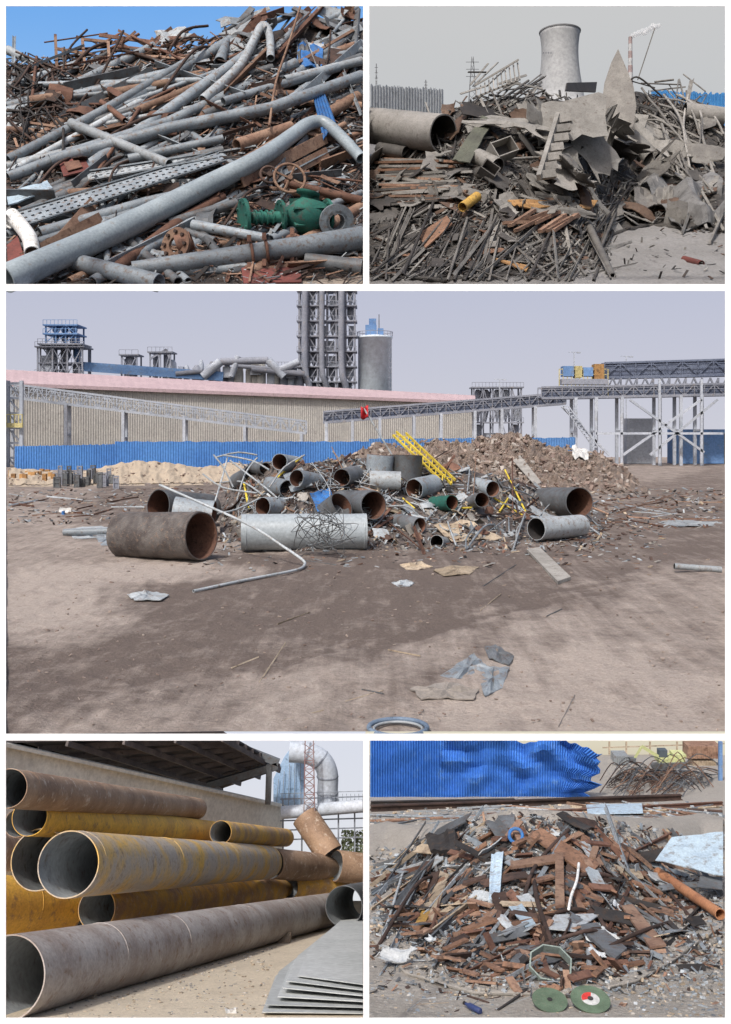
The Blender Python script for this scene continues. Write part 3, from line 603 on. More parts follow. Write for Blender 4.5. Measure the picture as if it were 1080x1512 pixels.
pylon(556,94,150,3,1400,'thin lattice mast beyond the fence',pm)
pylon(629,118,150,3,1400,'thin lattice mast beyond the fence',pm)
mb=MB(); mb.beam(P(942,118,600),P(967,42,600),.55,.55); O(mb,'steel_rod',g1,'thin tall rod leaning against the sky','rod')
def corrfence(x1,t1,x2,t2,Z1,Z2,zb1,zb2,n,amp,m,name,label,posts=0,post_m=None):
    e=E(name,V((P(x1,0,Z1).x+P(x2,0,Z2).x)/2,(Z1+Z2)/2,zb1),label,'fence')
    A=P(x1,t1,Z1);B=P(x2,t2,Z2); a0=V(A.x,A.y,zb1); b0=V(B.x,B.y,zb2); r0=[];r1=[]
    for i in range(n*4+1):
        t=i/(n*4); d=V(0,-amp if i%4 in(1,2) else 0,0); r0.append(a0.lerp(b0,t)+d); r1.append(A.lerp(B,t)+d+V(0,0,amp*1.6*noise.noise(V(t*30,x1,0))))
    mb=MB(); mb.sheet([r0,r1],amp*.2,V(0,-1,0)); O(mb,'corrugated_panel',m,parent=e)
    for i in range(posts):
        t=(i+.5)/posts; q=a0.lerp(b0,t);w=A.lerp(B,t); mb=MB(); mb.beam(q+V(0,amp*1.2,0),w+V(0,amp*1.2,amp),amp*1.2); O(mb,'post',post_m or m,parent=e)
    return e
zg=lambda Z:CZ-54.8+.353*Z
corrfence(547,126,655,133,1000,1050,zg(1000),zg(1050),26,2.,mat('fgrey',c(156,160,164),c(146,150,154),u=.7,var=.03),'metal_fence','grey corrugated metal fence behind the heap',4)
corrfence(962,134,1090,140,1000,1000,zg(1000),zg(1000),24,2.,mat('fblue',c(72,136,190),c(62,124,178),u=.7,var=.03),'metal_fence','blue corrugated metal fence behind the heap',3)

# ================================================================ MIDDLE: yard
def sst(x,a,b): t=max(0,min(1,(x-a)/(b-a))); return t*t*(3-2*t)
def band(x,y):
    w=noise.noise(V(x*.012,y*.03,7))*.4+noise.noise(V(x*.05,y*.1,2))*.2
    d=.38
    v=((x-450)/340)**2+((y-882)/72)**2; d=max(d,1.1*(1-sst(v+w,.55,1.35)))
    yl=1010-(x-10)*.235
    d=max(d,.9*(1-sst(abs(y-yl)/90.+w,.4,1.5)))
    if y<745: d=max(d,.55)
    v=((x-250)/200)**2+((y-745)/40)**2; d=max(d,.9*(1-sst(v+w,.4,1.4)))
    v=((x-900)/210)**2+((y-800)/60)**2; d=max(d,.85*(1-sst(v+w,.4,1.4)))
    v=((x-860)/240)**2+((y-1065)/110)**2; d-=.45*(1-sst(v+w,.3,1.4))
    v=((x-80)/150)**2+((y-895)/60)**2; d-=.5*(1-sst(v+w,.3,1.4))
    v=((x-250)/140)**2+((y-845)/18)**2; d-=.9*(1-sst(v+w,.3,1.4))
    return max(-.2,min(1.0,d))
TR_=[(-10,22,25,33,.012,(-4.6,-2.8,-1.1,.9,2.3,4.6,6.3,8.5)),(3,16,12,34,.006,(-1.2,.7,3.6,5.3)),(-6,17,3,26,-.02,(0,1.9))]
def rut(X,Y):
    k=0
    for x0,y0,dx,dy,cv,ds in TR_:
        l=math.hypot(dx,dy);tx,ty=dx/l,dy/l; al=(X-x0)*tx+(Y-y0)*ty; d=(X-x0)*ty-(Y-y0)*tx+cv*al*al+.45*noise.noise(V(al*.12,dx,0))
        for d0 in ds:
            q=abs(d-d0)
            if q<.5: k=max(k,(1-(q/.5)**2)*(.75+.25*math.sin(al*11+q*7))*max(0,min(1,.35+1.3*noise.noise(V(al*.15,d0*3,2)))))
            elif q<.72: k=min(k,-.25*(1-abs(q-.61)/.11))
    return k*max(0,min(1,(62-Y)/22))
gmm=groundmat('yard_dirt',c(172,160,151),c(108,97,91),c(142,130,122),.028,streak=-.55,peb=6,bump=.8,sharp=.03)
ys=[];y=1092.
while y>673.6: ys.append(y); y-=max(.5,(y-640)*.0062)
ys.append(673.5)
ground('ground',PM,-120,1200,ys,440,.09,gmm,band,'dry rutted dirt yard with dark damp soil',rut)
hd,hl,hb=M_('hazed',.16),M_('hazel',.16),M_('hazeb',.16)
e=E('warehouse',V(-30,225,0),'long beige corrugated warehouse with pink roof paled for haze','warehouse')
def gz(p): return V(p.x,p.y,0)
E1=P(-60,563,198);E2=P(702,593,240);R1=P(-60,542,214);R2=P(702,584,248)
r0=[];r1=[];nw=230
for i in range(nw*2+1):
    t=i/(nw*2); d=V(0,-.12 if i%2 else 0,0); r0.append(gz(E1).lerp(gz(E2),t)+d); r1.append(E1.lerp(E2,t)+d-V(0,0,.15))
mb=MB(); mb.sheet([r0,r1],.1,V(0,-1,0)); O(mb,'wall',M_('beige',.16),parent=e)
mb=MB(); r0=[];r1=[]
for i in range(121):
    t=i/120; d=V(0,0,.05 if i%2 else 0); r0.append(E1.lerp(E2,t)+d+V(0,-.8,0)); r1.append(R1.lerp(R2,t)+d)
mb.sheet([r0,r1],.2,V(0,0,1)); O(mb,'roof',M_('pink',.16),parent=e)
mb=MB(); mb.beam(E1+V(0,-1,-.3),E2+V(0,-1,-.3),.3,.7); O(mb,'gutter',M_('pink',.16),parent=e)
def ftower(px0,px1,ytop,Z,dep,nf,label,name='process_tower',m=hd,bays=2,fill=.4,base=0.,blue=0):
    a=P(px0,ytop,Z);b=P(px1,ytop,Z); X0,X1,zt=a.x,b.x,a.z
    e=E(name,V((X0+X1)/2,Z+dep/2,base),label,'tower'); w=(X1-X0); cw=max(.35,w*.03); mb=MB()
    for i in range(bays+1):
        for j in(0,1): x=X0+w*i/bays; mb.beam(V(x,Z+dep*j,base),V(x,Z+dep*j,zt),cw)
    O(mb,'column_frame',m,parent=e); bm=MB()
    for k in range(1,nf+1):
        z=base+(zt-base)*k/nf; mb=MB()
        mb.box(V((X0+X1)/2,Z+dep/2,z),V(w/2+.6,0,0),V(0,dep/2+.6,0),V(0,0,.16)); O(mb,'floor_platform',m,parent=e)
        for i in range(bays*3+1):
            x=X0-.5+(w+1)*i/(bays*3); bm.beam(V(x,Z-.6,z+.16),V(x,Z-.6,z+1.2),.09)
        bm.beam(V(X0-.5,Z-.6,z+1.2),V(X1+.5,Z-.6,z+1.2),.1)
        zb=base+(zt-base)*(k-1)/nf
        for i in range(bays):
            xa=X0+w*i/bays;xb=X0+w*(i+1)/bays
            if R.random()<.75: bm.beam(V(xa,Z-.1,zb),V(xb,Z-.1,z),.2)
            if R.random()<.4: bm.beam(V(xb,Z-.15,zb),V(xa,Z-.15,z),.2)
    O(bm,'bracing_and_rail',m,parent=e); hh=(zt-base)/nf
    for k in range(nf):
        for i in range(bays):
            if R.random()<fill:
                x=X0+w*(i+.5)/bays+R.uniform(-.4,.4); z=base+hh*k+.2; mb=MB(); r=w/bays*R.uniform(.28,.46)
                if R.random()<.65:
                    mb.lathe(V(x,Z+dep*.5,z),V(0,0,1),[(0,r*.2),(hh*.4,r),(hh*.85,r),(hh*.93,r*.5)],14); O(mb,'cyclone',hb if R.random()<blue else R.choice([hl,hd,hl]),parent=e)
                else:
                    mb.box(V(x,Z+dep*.5,z+hh*.35),V(r,0,0),V(0,r,0),V(0,0,hh*.33)); O(mb,'equipment_box',hb if R.random()<blue else hl,parent=e)
    return e
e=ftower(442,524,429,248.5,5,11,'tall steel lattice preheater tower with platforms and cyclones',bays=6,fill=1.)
for px_,r_ in((458,.8),(483,.7),(512,.8)):
    mb=MB(); q=P(px_,426,246.8); mb.tube(smooth([V(q.x,247,1),V(q.x,247,16),V(q.x-1.2,247,22),V(q.x-1.2,247,q.z)],4),r_,14,0); O(mb,'riser_duct',hd,parent=e)
e=E('storage_silo',V(P(553,0,251).x,252.5,0),'pale blue-grey cylindrical silo with rooftop equipment','silo')
sz=252.5; sx=P(554,0,sz).x; u=sz/F; zt=P(0,500,sz).z
mb=MB(); mb.lathe(V(sx,sz,0),V(0,0,1),[(0,25*u),(zt,25*u),(zt+.01,26*u),(zt+.5,26*u),(zt+.9,10*u)],48); O(mb,'silo_shell',mat('silo',c(212,222,230),c(206,217,226),c(192,202,210),u=.16,feat=140,var=.01,bump=.03,stain=.64),parent=e)  # shell colour lightened to stand in for haze
mb=MB()
for k in range(24):
    a=k*math.pi/12; p=V(sx+26*u*math.cos(a),sz+26*u*math.sin(a),zt+.5); mb.beam(p,p+V(0,0,1.1),.1)
mb.tube([V(sx+26*u*math.cos(k*math.pi/12),sz+26*u*math.sin(k*math.pi/12),zt+1.6) for k in range(25)],.07,6,0); O(mb,'roof_railing',hd,parent=e)
mb=MB(); mb.box(V(sx-1,sz,zt+2),V(1.4,0,0),V(0,1.4,0),V(0,0,1.3)); mb.box(V(sx+1.4,sz,zt+1.6),V(.7,0,0),V(0,.7,0),V(0,0,.9)); mb.box(V(sx-.6,sz,zt+4.1),V(.9,0,0),V(0,.9,0),V(0,0,.8)); O(mb,'rooftop_machine',hb,parent=e)
mb=MB(); mb.tube([V(sx+1,sz,zt+1),V(sx+1,sz,zt+6)],.14,8,0); O(mb,'vent_pipe',hd,parent=e)
mb=MB()
for s in(-1,1): mb.beam(V(sx+22*u+s*.3,sz-3.5,0),V(sx+22*u+s*.3,sz-3.5,zt),.1)
for k in range(24): mb.beam(V(sx+22*u-.3,sz-3.5,zt*k/24),V(sx+22*u+.3,sz-3.5,zt*k/24),.08)
O(mb,'access_ladder',hd,parent=e)
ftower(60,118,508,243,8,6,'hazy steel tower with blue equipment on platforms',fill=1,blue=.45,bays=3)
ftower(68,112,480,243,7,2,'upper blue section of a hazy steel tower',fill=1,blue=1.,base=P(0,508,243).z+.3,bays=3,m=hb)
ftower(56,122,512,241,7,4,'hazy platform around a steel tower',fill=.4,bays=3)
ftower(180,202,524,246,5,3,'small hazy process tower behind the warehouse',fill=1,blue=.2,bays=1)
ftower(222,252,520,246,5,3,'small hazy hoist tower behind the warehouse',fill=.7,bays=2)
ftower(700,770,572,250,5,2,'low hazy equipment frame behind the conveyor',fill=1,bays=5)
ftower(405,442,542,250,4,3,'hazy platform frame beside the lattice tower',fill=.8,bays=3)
mb=MB(); mb.beam(P(222,530,246),P(246,516,246),.5); mb.beam(P(246,516,246),P(250,528,246),.4); O(mb,'hoist_jib',hd,'hazy steel jib above process building','crane jib')
for i in range(18):
    x=256+i*11+R.uniform(-3,3); r=R.uniform(4,8)*.163; z1=P(0,R.uniform(528,548),248).z; mb=MB(); q=P(x,0,248)
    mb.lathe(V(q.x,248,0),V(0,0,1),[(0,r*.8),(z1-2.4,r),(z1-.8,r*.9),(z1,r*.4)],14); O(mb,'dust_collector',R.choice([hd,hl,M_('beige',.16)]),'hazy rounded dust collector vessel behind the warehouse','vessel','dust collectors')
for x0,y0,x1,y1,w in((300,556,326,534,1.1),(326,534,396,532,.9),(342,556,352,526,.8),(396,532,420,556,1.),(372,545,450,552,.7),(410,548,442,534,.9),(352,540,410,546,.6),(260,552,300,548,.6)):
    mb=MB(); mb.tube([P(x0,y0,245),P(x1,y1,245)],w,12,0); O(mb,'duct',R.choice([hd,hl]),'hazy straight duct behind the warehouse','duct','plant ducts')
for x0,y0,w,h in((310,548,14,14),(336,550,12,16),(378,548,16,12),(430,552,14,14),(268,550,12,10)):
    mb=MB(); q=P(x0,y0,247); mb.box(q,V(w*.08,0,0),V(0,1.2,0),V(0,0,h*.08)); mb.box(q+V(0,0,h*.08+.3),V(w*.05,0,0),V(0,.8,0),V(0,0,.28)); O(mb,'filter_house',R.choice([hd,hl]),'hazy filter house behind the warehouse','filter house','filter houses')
mb=MB(); mb.beam(P(120,541,244),P(330,556,246),1.,2.2); O(mb,'pipe_bridge',hb,'haze-paled blue covered pipe bridge','bridge')  # bridge blue carries painted haze
def gallery(x1,t1,b1,x2,t2,b2,Z1,Z2,n,m,label,cols,deckm=None,w=2.5,thick=.28,solid=0):
    A=P(x1,t1,Z1);B=P(x2,t2,Z2);a=P(x1,b1,Z1);b=P(x2,b2,Z2); e=E('conveyor_gallery',V((A.x+B.x)/2,(Z1+Z2)/2,0),label,'conveyor')
    mb=MB()
    for dy in(0,w):
        d=V(0,dy,0); mb.beam(A+d,B+d,thick,thick*1.3); mb.beam(a+d,b+d,thick,thick*1.6)
        for i in range(n+1):
            t=i/n; mb.beam(A.lerp(B,t)+d,a.lerp(b,t)+d,thick*.7)
            if i<n:
                t2_=(i+1)/n
                mb.beam((A.lerp(B,t) if i%2 else a.lerp(b,t))+d+V(0,.02,0),(a.lerp(b,t2_) if i%2 else A.lerp(B,t2_))+d+V(0,.02,0),thick*.6)
    O(mb,'truss',m,parent=e)
    mb=MB(); mb.sheet([[a+V(0,0,.25),b+V(0,0,.25)],[a+V(0,w,.25),b+V(0,w,.25)]],.15,V(0,0,1)); O(mb,'walkway_deck',deckm or m,parent=e)
    mb=MB()
    for k in(.55,.8): mb.beam(a.lerp(A,k)+V(0,-.5,0),b.lerp(B,k)+V(0,-.5,0),.1)
    O(mb,'handrail',m,parent=e)
    if solid:
        mb=MB(); mb.sheet([[a.lerp(A,.1)+V(0,.3,0),b.lerp(B,.1)+V(0,.3,0)],[A+V(0,.3,0),B+V(0,.3,0)]],.1,V(0,-1,0)); O(mb,'cladding',deckm,parent=e)
    for x in cols:
        t=(x-x1)/(x2-x1); q=a.lerp(b,t); mb=MB()
        for dy in(0,w): mb.beam(V(q.x,q.y+dy,0),q+V(0,dy,0),.55,.55)
        mb.beam(V(q.x,q.y,q.z*.5),V(q.x,q.y+w,q.z*.5),.4)
        O(mb,'support_column',M_('hazel',.16),parent=e)
slate=mat('slate',c(112,120,138),c(98,106,126),u=.16,var=.05)
gallery(10,566,586,452,622,640,192,196,34,hl,'long sloping conveyor gallery in front of the warehouse',(12,96,180,270,360,445),hd)
gallery(478,608,624,836,580,596,196,200,26,hd,'rising conveyor gallery on steel columns',(482,520,560,610,650,700,740,790),slate,solid=1)
gallery(800,572,588,1100,566,582,188,190,20,hd,'level steel conveyor gallery on tall columns',(850,880,918,974,1005,1036),slate,w=4,solid=1)
gallery(893,536,558,1100,530,553,191,191,9,slate,'dark clad upper conveyor gallery',(),slate,solid=1)
e=E('braced_frame',P(1000,684,187),'white steel cross braced support frame','steel frame')
for a,b in(((930,590),(1040,668)),((1036,590),(920,672)),((880,590),(880,684)),((918,590),(918,684)),((974,560),(974,684)),((1036,560),(1036,684)),((880,640),(1068,640)),((830,600),(900,672)),((1060,590),(960,672))):
    mb=MB(); mb.beam(P(*a,186.5),P(*b,186.5),.42); O(mb,'brace',hl,parent=e)
e=E('conveyor_truss',P(980,585,190),'steel truss between the two conveyor galleries','truss')
mb=MB()
for i in range(16):
    x=893+i*12; mb.beam(P(x,558,191),P(x+12 if i%2 else x,584,191),.3); mb.beam(P(x,584,191),P(x+12,558,191),.25)
O(mb,'lattice',hd,parent=e)
yl=mat('dy',c(196,184,128),c(178,166,118),u=.16,var=.05)
e=E('transfer_platform',P(850,600,192),'drive platform with blue and yellow machinery','platform')
for x0,y0,x1,y1,m in((830,541,846,556,hb),(848,541,858,558,yl),(860,543,874,556,hb),(876,538,890,560,M_('orange',.16)),(828,560,896,568,hd),(834,570,850,580,hl)):
    mb=MB(); a=P(x0,y1,190);b=P(x1,y0,190); mb.box((a+b)/2,V((b.x-a.x)/2,0,0),V(0,1.2,0),V(0,0,(b.z-a.z)/2)); O(mb,'machine_box',m,parent=e)
mb=MB(); [mb.beam(P(x,545,189),P(x,585,189),.15) for x in range(826,900,6)]; mb.beam(P(826,545,189),P(896,545,189),.15); mb.beam(P(826,553,189),P(896,553,189),.12); O(mb,'railing',yl,parent=e)
mb=MB()
for i in range(14):
    t=i/13; mb.beam(P(832+44*t,600+60*t,186),P(838+44*t,600+60*t,186),.2)
mb.beam(P(832,600,186),P(876,660,186),.2); mb.beam(P(840,600,186),P(884,660,186),.2); O(mb,'stair_flight',hl,'pale steel stairs on the conveyor','stairs')
e=E('control_hut',P(945,684,200),'small white and blue hut under the conveyor','hut')
for x0,y0,x1,y1,m,nm in((922,618,960,684,hl,'wall'),(990,634,1066,684,hb,'annex'),(1064,640,1100,684,M_('pink',.16),'shed')):
    mb=MB(); a=P(x0,y1,200);b=P(x1,y0,200); mb.box((a+b)/2,V((b.x-a.x)/2,0,0),V(0,2,0),V(0,0,(b.z-a.z)/2)); O(mb,nm,m,parent=e)
for x,y0 in ((848,520),(925,526),(738,560)):
    mb=MB(); q=P(x,y0,215); mb.beam(V(q.x,215,0),q,.2); mb.beam(q-V(1.2,0,0),q+V(1.2,0,0),.12); mb.box(q+V(1,0,-.1),V(.4,0,0),V(0,.3,0),V(0,0,.12)); O(mb,'lamp_mast',hl,'slender lighting mast above the plant','lamp mast','lamp masts')
e=E('stair_tower',P(20,700,180),'pale stair tower with yellow landing beside the conveyor','stairs')
mb=MB()
for x in(12,32): mb.beam(P(x,562,181),P(x,690,181),.6)
for y in range(566,690,22): mb.beam(P(12,y,181),P(32,y,181),.4); mb.beam(P(12,y,181),P(32,y+22,181),.25)
O(mb,'stair_frame',hl,parent=e)
mb=MB(); mb.beam(P(10,628,180),P(34,628,180),.5,.8); [mb.beam(P(x,612,180),P(x,628,180),.15) for x in(10,16,22,28,33)]; mb.beam(P(10,612,180),P(34,612,180),.15); O(mb,'yellow_landing',yl,parent=e)
bm=mat('fence_blue',c(80,130,190),c(68,116,178),c(102,134,172),u=.12,feat=60,var=.03,bump=.1,stain=.62)
corrfence(22,659,170,656,165,168,0,0,40,.12,bm,'metal_fence','lower section of blue corrugated steel fence',6)
corrfence(170,652,545,652,168,172,0,0,100,.12,bm,'metal_fence','long bright blue corrugated steel fence',12)
corrfence(545,648,850,646,174,176,0,0,80,.12,mat('fence_b2',c(92,136,188),c(82,124,176),u=.12,var=.03),'metal_fence','blue corrugated fence behind the dirt mound',8)
mm=groundmat('mound_earth',c(160,144,133),c(118,101,93),c(178,166,157),.06,peb=12,bump=1.)
def mound(foot,crest,x0,x1,ratio,m,label,amp,nm='dirt_mound',fq=.07):
    h=Heap(PM,foot,crest,ratio); heapmesh(h,x0,x1,nm,m,label,'mound',amp=amp,nx=220,ny=44,kind='structure',fq=fq,back=.3); return h
DM=mound([(430,716),(950,728)],[(430,708),(480,682),(520,672),(560,655),(600,660),(640,650),(680,655),(720,645),(760,638),(780,645),(800,656),(830,660),(860,668),(890,670),(920,690),(955,722)],430,956,1.22,mm,'brown earth and rubble mound behind the scrap',20,fq=.1)
SM=mound([(10,716),(430,712)],[(0,690),(60,694),(100,700),(150,690),(200,680),(240,682),(300,690),(350,682),(430,700)],13,432,1.15,groundmat('sand_heap',c(180,165,146),c(154,138,122),c(138,122,108),.06),'low tan sand heap along the fence',8,'sand_mound')
ea=mat('clods',c(156,142,131),c(128,112,102),c(172,161,152),u=.05,var=.15,island=True); eb=mat('clods2',c(132,114,105),c(114,98,90),c(150,139,131),u=.05,var=.15,island=True); ec=mat('clods3',c(172,164,156),c(154,146,138),u=.05,var=.12,island=True)
shards(DM,1500,(450,940),(645,724),(1,12),(1,7),[ea,eb,ea,eb,ec],'rubble','broken rubble and slabs on the earth mound','rubble',inside=lambda x,y:y>lin(DM.crest,x)-1,tilt=.8,flat=.45,lift=(0,3))
shards(SM,200,(14,430),(684,716),(1,5),(1,3),[ea,eb],'rubble','small rubble on the sand heap','rubble',inside=lambda x,y:y>lin(SM.crest,x)+1,tilt=.6,flat=.6,lift=(0,1))
for i in range(26):
    x=80+i*3.6+R.uniform(-2,2); y=714+R.uniform(-4,8); z=PM.Z(x,y); u=z/F; q=P(x,y,z); h=R.uniform(12,26)*u*.5; w=R.uniform(4,9)*u*.5; mb=MB()
    a=R.uniform(-.3,.3); X=V(math.cos(a),math.sin(a),0);Y=V(-math.sin(a),math.cos(a),0)
    for sx_ in(-1,1):
        for sy in(-1,1): mb.beam(q+X*w*sx_+Y*w*sy,q+X*w*sx_+Y*w*sy+V(0,0,2*h),.09)
    for zz in(.1,1,1.9): mb.box(q+V(0,0,h*zz),X*w*1.05,Y*w*1.05,V(0,0,.08))
    mb.box(q+V(0,0,h*.95),X*w*.8,Y*w*.8,V(0,0,h*.7)); O(mb,'steel_frame_crate',R.choice([M_('dgrey',.05),M_('hazed',.05),M_('dgrey',.05)]),'grey steel framed machine crate in the yard','crate','grey crates by the fence')
for i in range(16):
    x=16+i*4.2; y=710+R.uniform(-6,3); q=PM.p(x,y); u=q.y/F; mb=MB(); mb.box(q+V(0,0,6*u),V(3*u,0,0),V(0,3*u,0),V(0,0,6*u)); [mb.box(q+V(0,-3.05*u,k*u),V(3.1*u,0,0),V(0,.2*u,0),V(0,0,.5*u)) for k in(2,6,10)]; O(mb,'yellow_crate',M_('orange',.05),'ochre wooden crate near the sand heap','crate','ochre crates')
# scrap pile
MH=Heap(PM,[(180,800),(330,794),(450,818),(600,806),(700,806),(800,790),(900,768)],[(180,776),(330,728),(390,682),(450,684),(540,676),(600,674),(680,690),(750,710),(850,738),(900,762)],1.22)
heapmesh(MH,325,892,'scrap_heap',mat('yard_scrap',c(112,102,96),c(80,74,72),c(146,138,130),u=.035,feat=9,bump=1,var=.05),'mixed dusty scrap heap in the yard','scrap',amp=5,nx=110,ny=40,fq=.08)
mr_,ml,md,mg,mdg,mlg,mk,mt,mw=[M_(k,UM) for k in('rust','lrust','drust','grey','dgrey','lgrey','dark','tan','white')]
frM=[M_(k,UM,True) for k in('rust','lrust','tan','conc','grey','dgrey','lgrey','dark','lgrey','drust')]
insM=lambda x,y:y>lin(MH.crest,x)
shards(MH,3000,(330,895),(680,815),(2.5,12),(.8,4),frM,'scrap_debris','small mixed scrap fragments on the pile','scrap',inside=insM,lift=(0,5),tilt=.7)
rods(MH,120,(350,880),(682,800),(20,80),(1.2,3.4),.2,.9,[(mg,'tube'),(mr_,'angle'),(mlg,'bar'),(md,'bar'),(ml,'tube'),(mlg,'wire'),(mg,'wire'),(M_('yellow',UM),'tube')],'scrap_rod','thin scrap bar or tube in the yard pile','scrap rod','bars in the yard pile',lift=(1,12),clip=(325,900,660,818),inside=insM)
plates(MH,100,(350,870),(685,800),(12,40),(8,24),[mg,mlg,mr_,md,mt,mdg,mlg,M_('conc',UM),ml],'scrap_plate','bent scrap plate in the yard pile','scrap plate','plates in the yard pile',tilt=.6,bend=.8,lift=(1,8),inside=insM,n=5,th=.7,jag=.25)
dkr=mat('pipe_inner',c(104,72,58),c(82,60,52),c(54,44,42),u=UM)
def mc(x1,y1,x2,y2,w,yb,turn,m,mi,label,bands=(),th=.95):
    Zb=PM.Z(0,yb); D=w*Zb/F; z1=Zb*(1+turn/2)+D*.3; z2=Zb*(1-turn/2)+D*.3
    a=P(x1,y1,z1);b=P(x2,y2,z2); mb=MB(); mb.tube([a.lerp(b,i/6) for i in range(7)],D/2,40,th,0,1,wob=.04)
    for t in bands:
        q=a.lerp(b,t);n=(b-a).normalized(); mb.lathe(q,n,[(0,D/2*.98),(.02,D/2*1.02),(.08,D/2*1.02),(.1,D/2*.98)],40,cap=False)
    return O(mb,'duct_pipe',[m,mi],label,'pipe')
mc(183,790,298,791,70,827,.06,mat('tarpipe',c(104,99,96),c(76,70,68),c(126,106,92),u=UM,feat=26,bump=1.2),mr_,'short dark tar-coated wide pipe with rusty open end',(.03,.95))
mc(310,752,234,746,46,782,.06,mdg,dkr,'dark grey wide pipe with rusty open mouth')
mc(258,758,316,764,50,792,.0,mg,dkr,'grey pipe section behind a tar-coated pipe')
mc(357,786,541,785,54,815,-.01,mat('smoothpipe',c(164,172,176),c(154,162,167),c(140,138,134),u=UM,feat=80,bump=.05,stain=.66,var=.02,rough=.35,spec=.5),dkr,'long smooth light grey pipe at the pile edge',(.03,.97),)
def hc(x1,y1,x2,y2,w,turn,m,mi,label,lift=12,S=MH):
    z=S.Z((x1+x2)/2,(y1+y2)/2)*(1-lift/F); D=w*z/F; a=P(x1,y1,z*(1+turn/2));b=P(x2,y2,z*(1-turn/2)); mb=MB(); mb.tube([a.lerp(b,i/4) for i in range(5)],D/2,32,.93,0,1,wob=.05); return O(mb,'duct_pipe',[m,mi],label,'pipe')
for a in [(505,744,552,746,42,.06,mdg,mr_,'grey pipe with bright rusty open mouth',30),(470,770,505,745,40,.02,mdg,dkr,'dark grey curved duct section',18),
 (430,748,388,748,28,.04,mg,dkr,'grey pipe with dark rusty mouth',24),(440,686,413,682,24,.05,mg,mr_,'small pipe with red rusty mouth on the pile top',18),
 (375,690,392,692,18,.04,mdg,dkr,'dark pipe piece on the pile',14),(600,712,601,672,46,.0,mdg,dkr,'upright dark grey duct section on the pile',30),
 (560,700,562,672,40,.0,mg,dkr,'upright grey drum on the pile',28),(546,709,592,710,28,.0,mlg,dkr,'light grey short pipe on the pile',36),
 (640,744,668,742,22,.03,M_('green',UM),dkr,'faded green pipe piece in the pile',20),(690,744,712,738,22,.05,mdg,dkr,'dark pipe piece in the pile',20),
 (660,804,645,800,20,.04,mlg,mk,'small pale pipe collar at the pile foot',8),(640,715,612,722,30,.03,mg,dkr,'grey pipe section leaning in the pile',26),
 (470,712,438,706,26,.03,mg,dkr,'grey pipe section near the pile top',22),(350,712,372,700,26,.03,mdg,dkr,'dark grey pipe section in the pile',18),
 (700,716,728,722,24,.03,mg,mr_,'grey pipe with rusty end in the pile',18),(585,770,620,776,24,.03,mdg,dkr,'dark duct piece in the pile',18),
 (525,700,505,705,26,.04,mdg,dkr,'dark open pipe on the pile',24),(400,716,425,722,26,.04,mg,dkr,'grey open pipe on the pile',22)]:
    hc(*a[:9],lift=a[9])
mc(804,741,856,742,44,772,.07,mdg,mr_,'grey drum with rusty open mouth beside the pile')
mc(858,776,792,781,33,799,.05,mlg,mk,'light grey pipe with dark open mouth on the dirt')
def Q(cs,m,name,label,cat,S=MH,**k): return quad(S,cs,m,name,label,cat,**k)
Q([(418,700,24),(446,690,24),(462,716,28),(430,726,28)],mg,'steel_plate','square grey plate on the pile','steel plate',crum=6,th=1)
Q([(458,728,28),(486,720,28),(500,742,32),(470,756,32)],M_('blue',UM),'blue_sheet','crumpled blue sheet in the pile','sheet',crum=10,th=.8)
Q([(255,705,4),(288,690,4),(290,708,6),(250,722,8)],mt,'steel_plate','tan leaning board beside the pile','board',S=PM,th=1)
Q([(640,775,14),(690,768,14),(742,794,16),(668,800,18)],mt,'cardboard_sheet','tan flattened sheet at the pile foot','sheet',crum=6,th=.8)
Q([(470,756,28),(505,728,26),(530,748,28),(512,772,30)],mdg,'steel_sheet','dark curved steel sheet','steel sheet',crum=12,th=.8,n=10,sm=True)
Q([(845,658,30),(868,664,30),(870,680,30),(846,672,30)],mw,'plastic_sack','white sack on the earth mound','sack',S=DM,crum=8,th=1)
Q([(768,672,20),(800,712,20),(790,716,20),(758,680,20)],M_('conc',UM),'concrete_board','pale board on the earth mound','board',S=DM,th=1)
e=E('yellow_lattice_beam',MH.p(630,712,20),'bright yellow lattice beams leaning on the pile','steel beam')
ye=M_('yellow',UM)
for x0,y0,x1,y1 in((583,640,656,708),(597,642,670,712)):
    A=MH.p(x0,y0,26);B=MH.p(x1,y1,38);u=A.y/F; n=(B-A).normalized(); side=n.cross(V(0,-1,0)).normalized()
    mb=MB()
    for s in(-1,1): mb.beam(A+side*s*3.6*u,B+side*s*3.6*u,2.2*u,3*u)
    for k in range(16):
        t=k/16; mb.beam(A.lerp(B,t)-side*3.6*u*(1 if k%2 else -1),A.lerp(B,t+1/16)+side*3.6*u*(1 if k%2 else -1),1.3*u)
    O(mb,'lattice_beam',ye,parent=e)
e=E('red_flag',MH.p(585,668,10),'small red flag on a leaning pole','flag')
mb=MB(); A=MH.p(590,690,10); B=P(537,602,A.y); mb.tube([A,B],.06,8,0); O(mb,'flag_pole',mlg,parent=e)
mb=MB(); rows=[[P(533+11*s,600+18*t+2*math.sin(s*5),A.y-.2*math.sin(s*6+t*2)) for s in [k/6 for k in range(7)]] for t in [k/5 for k in range(6)]]; mb.sheet(rows,.02,V(0,-1,0),sm=True); O(mb,'flag_cloth',mat('flagred',c(196,50,54),c(176,44,50),u=UM,var=.02),parent=e)
def free(pts,w,m,name,label,cat,hollow=.8,k=5,seg=10):
    mb=MB(); z0=pts[0][2]; mb.tube(smooth([P(*p) for p in pts],k),w/2*z0/F,seg,hollow); return O(mb,name,m,label,cat)
g_=lambda y:PM.Z(0,y)
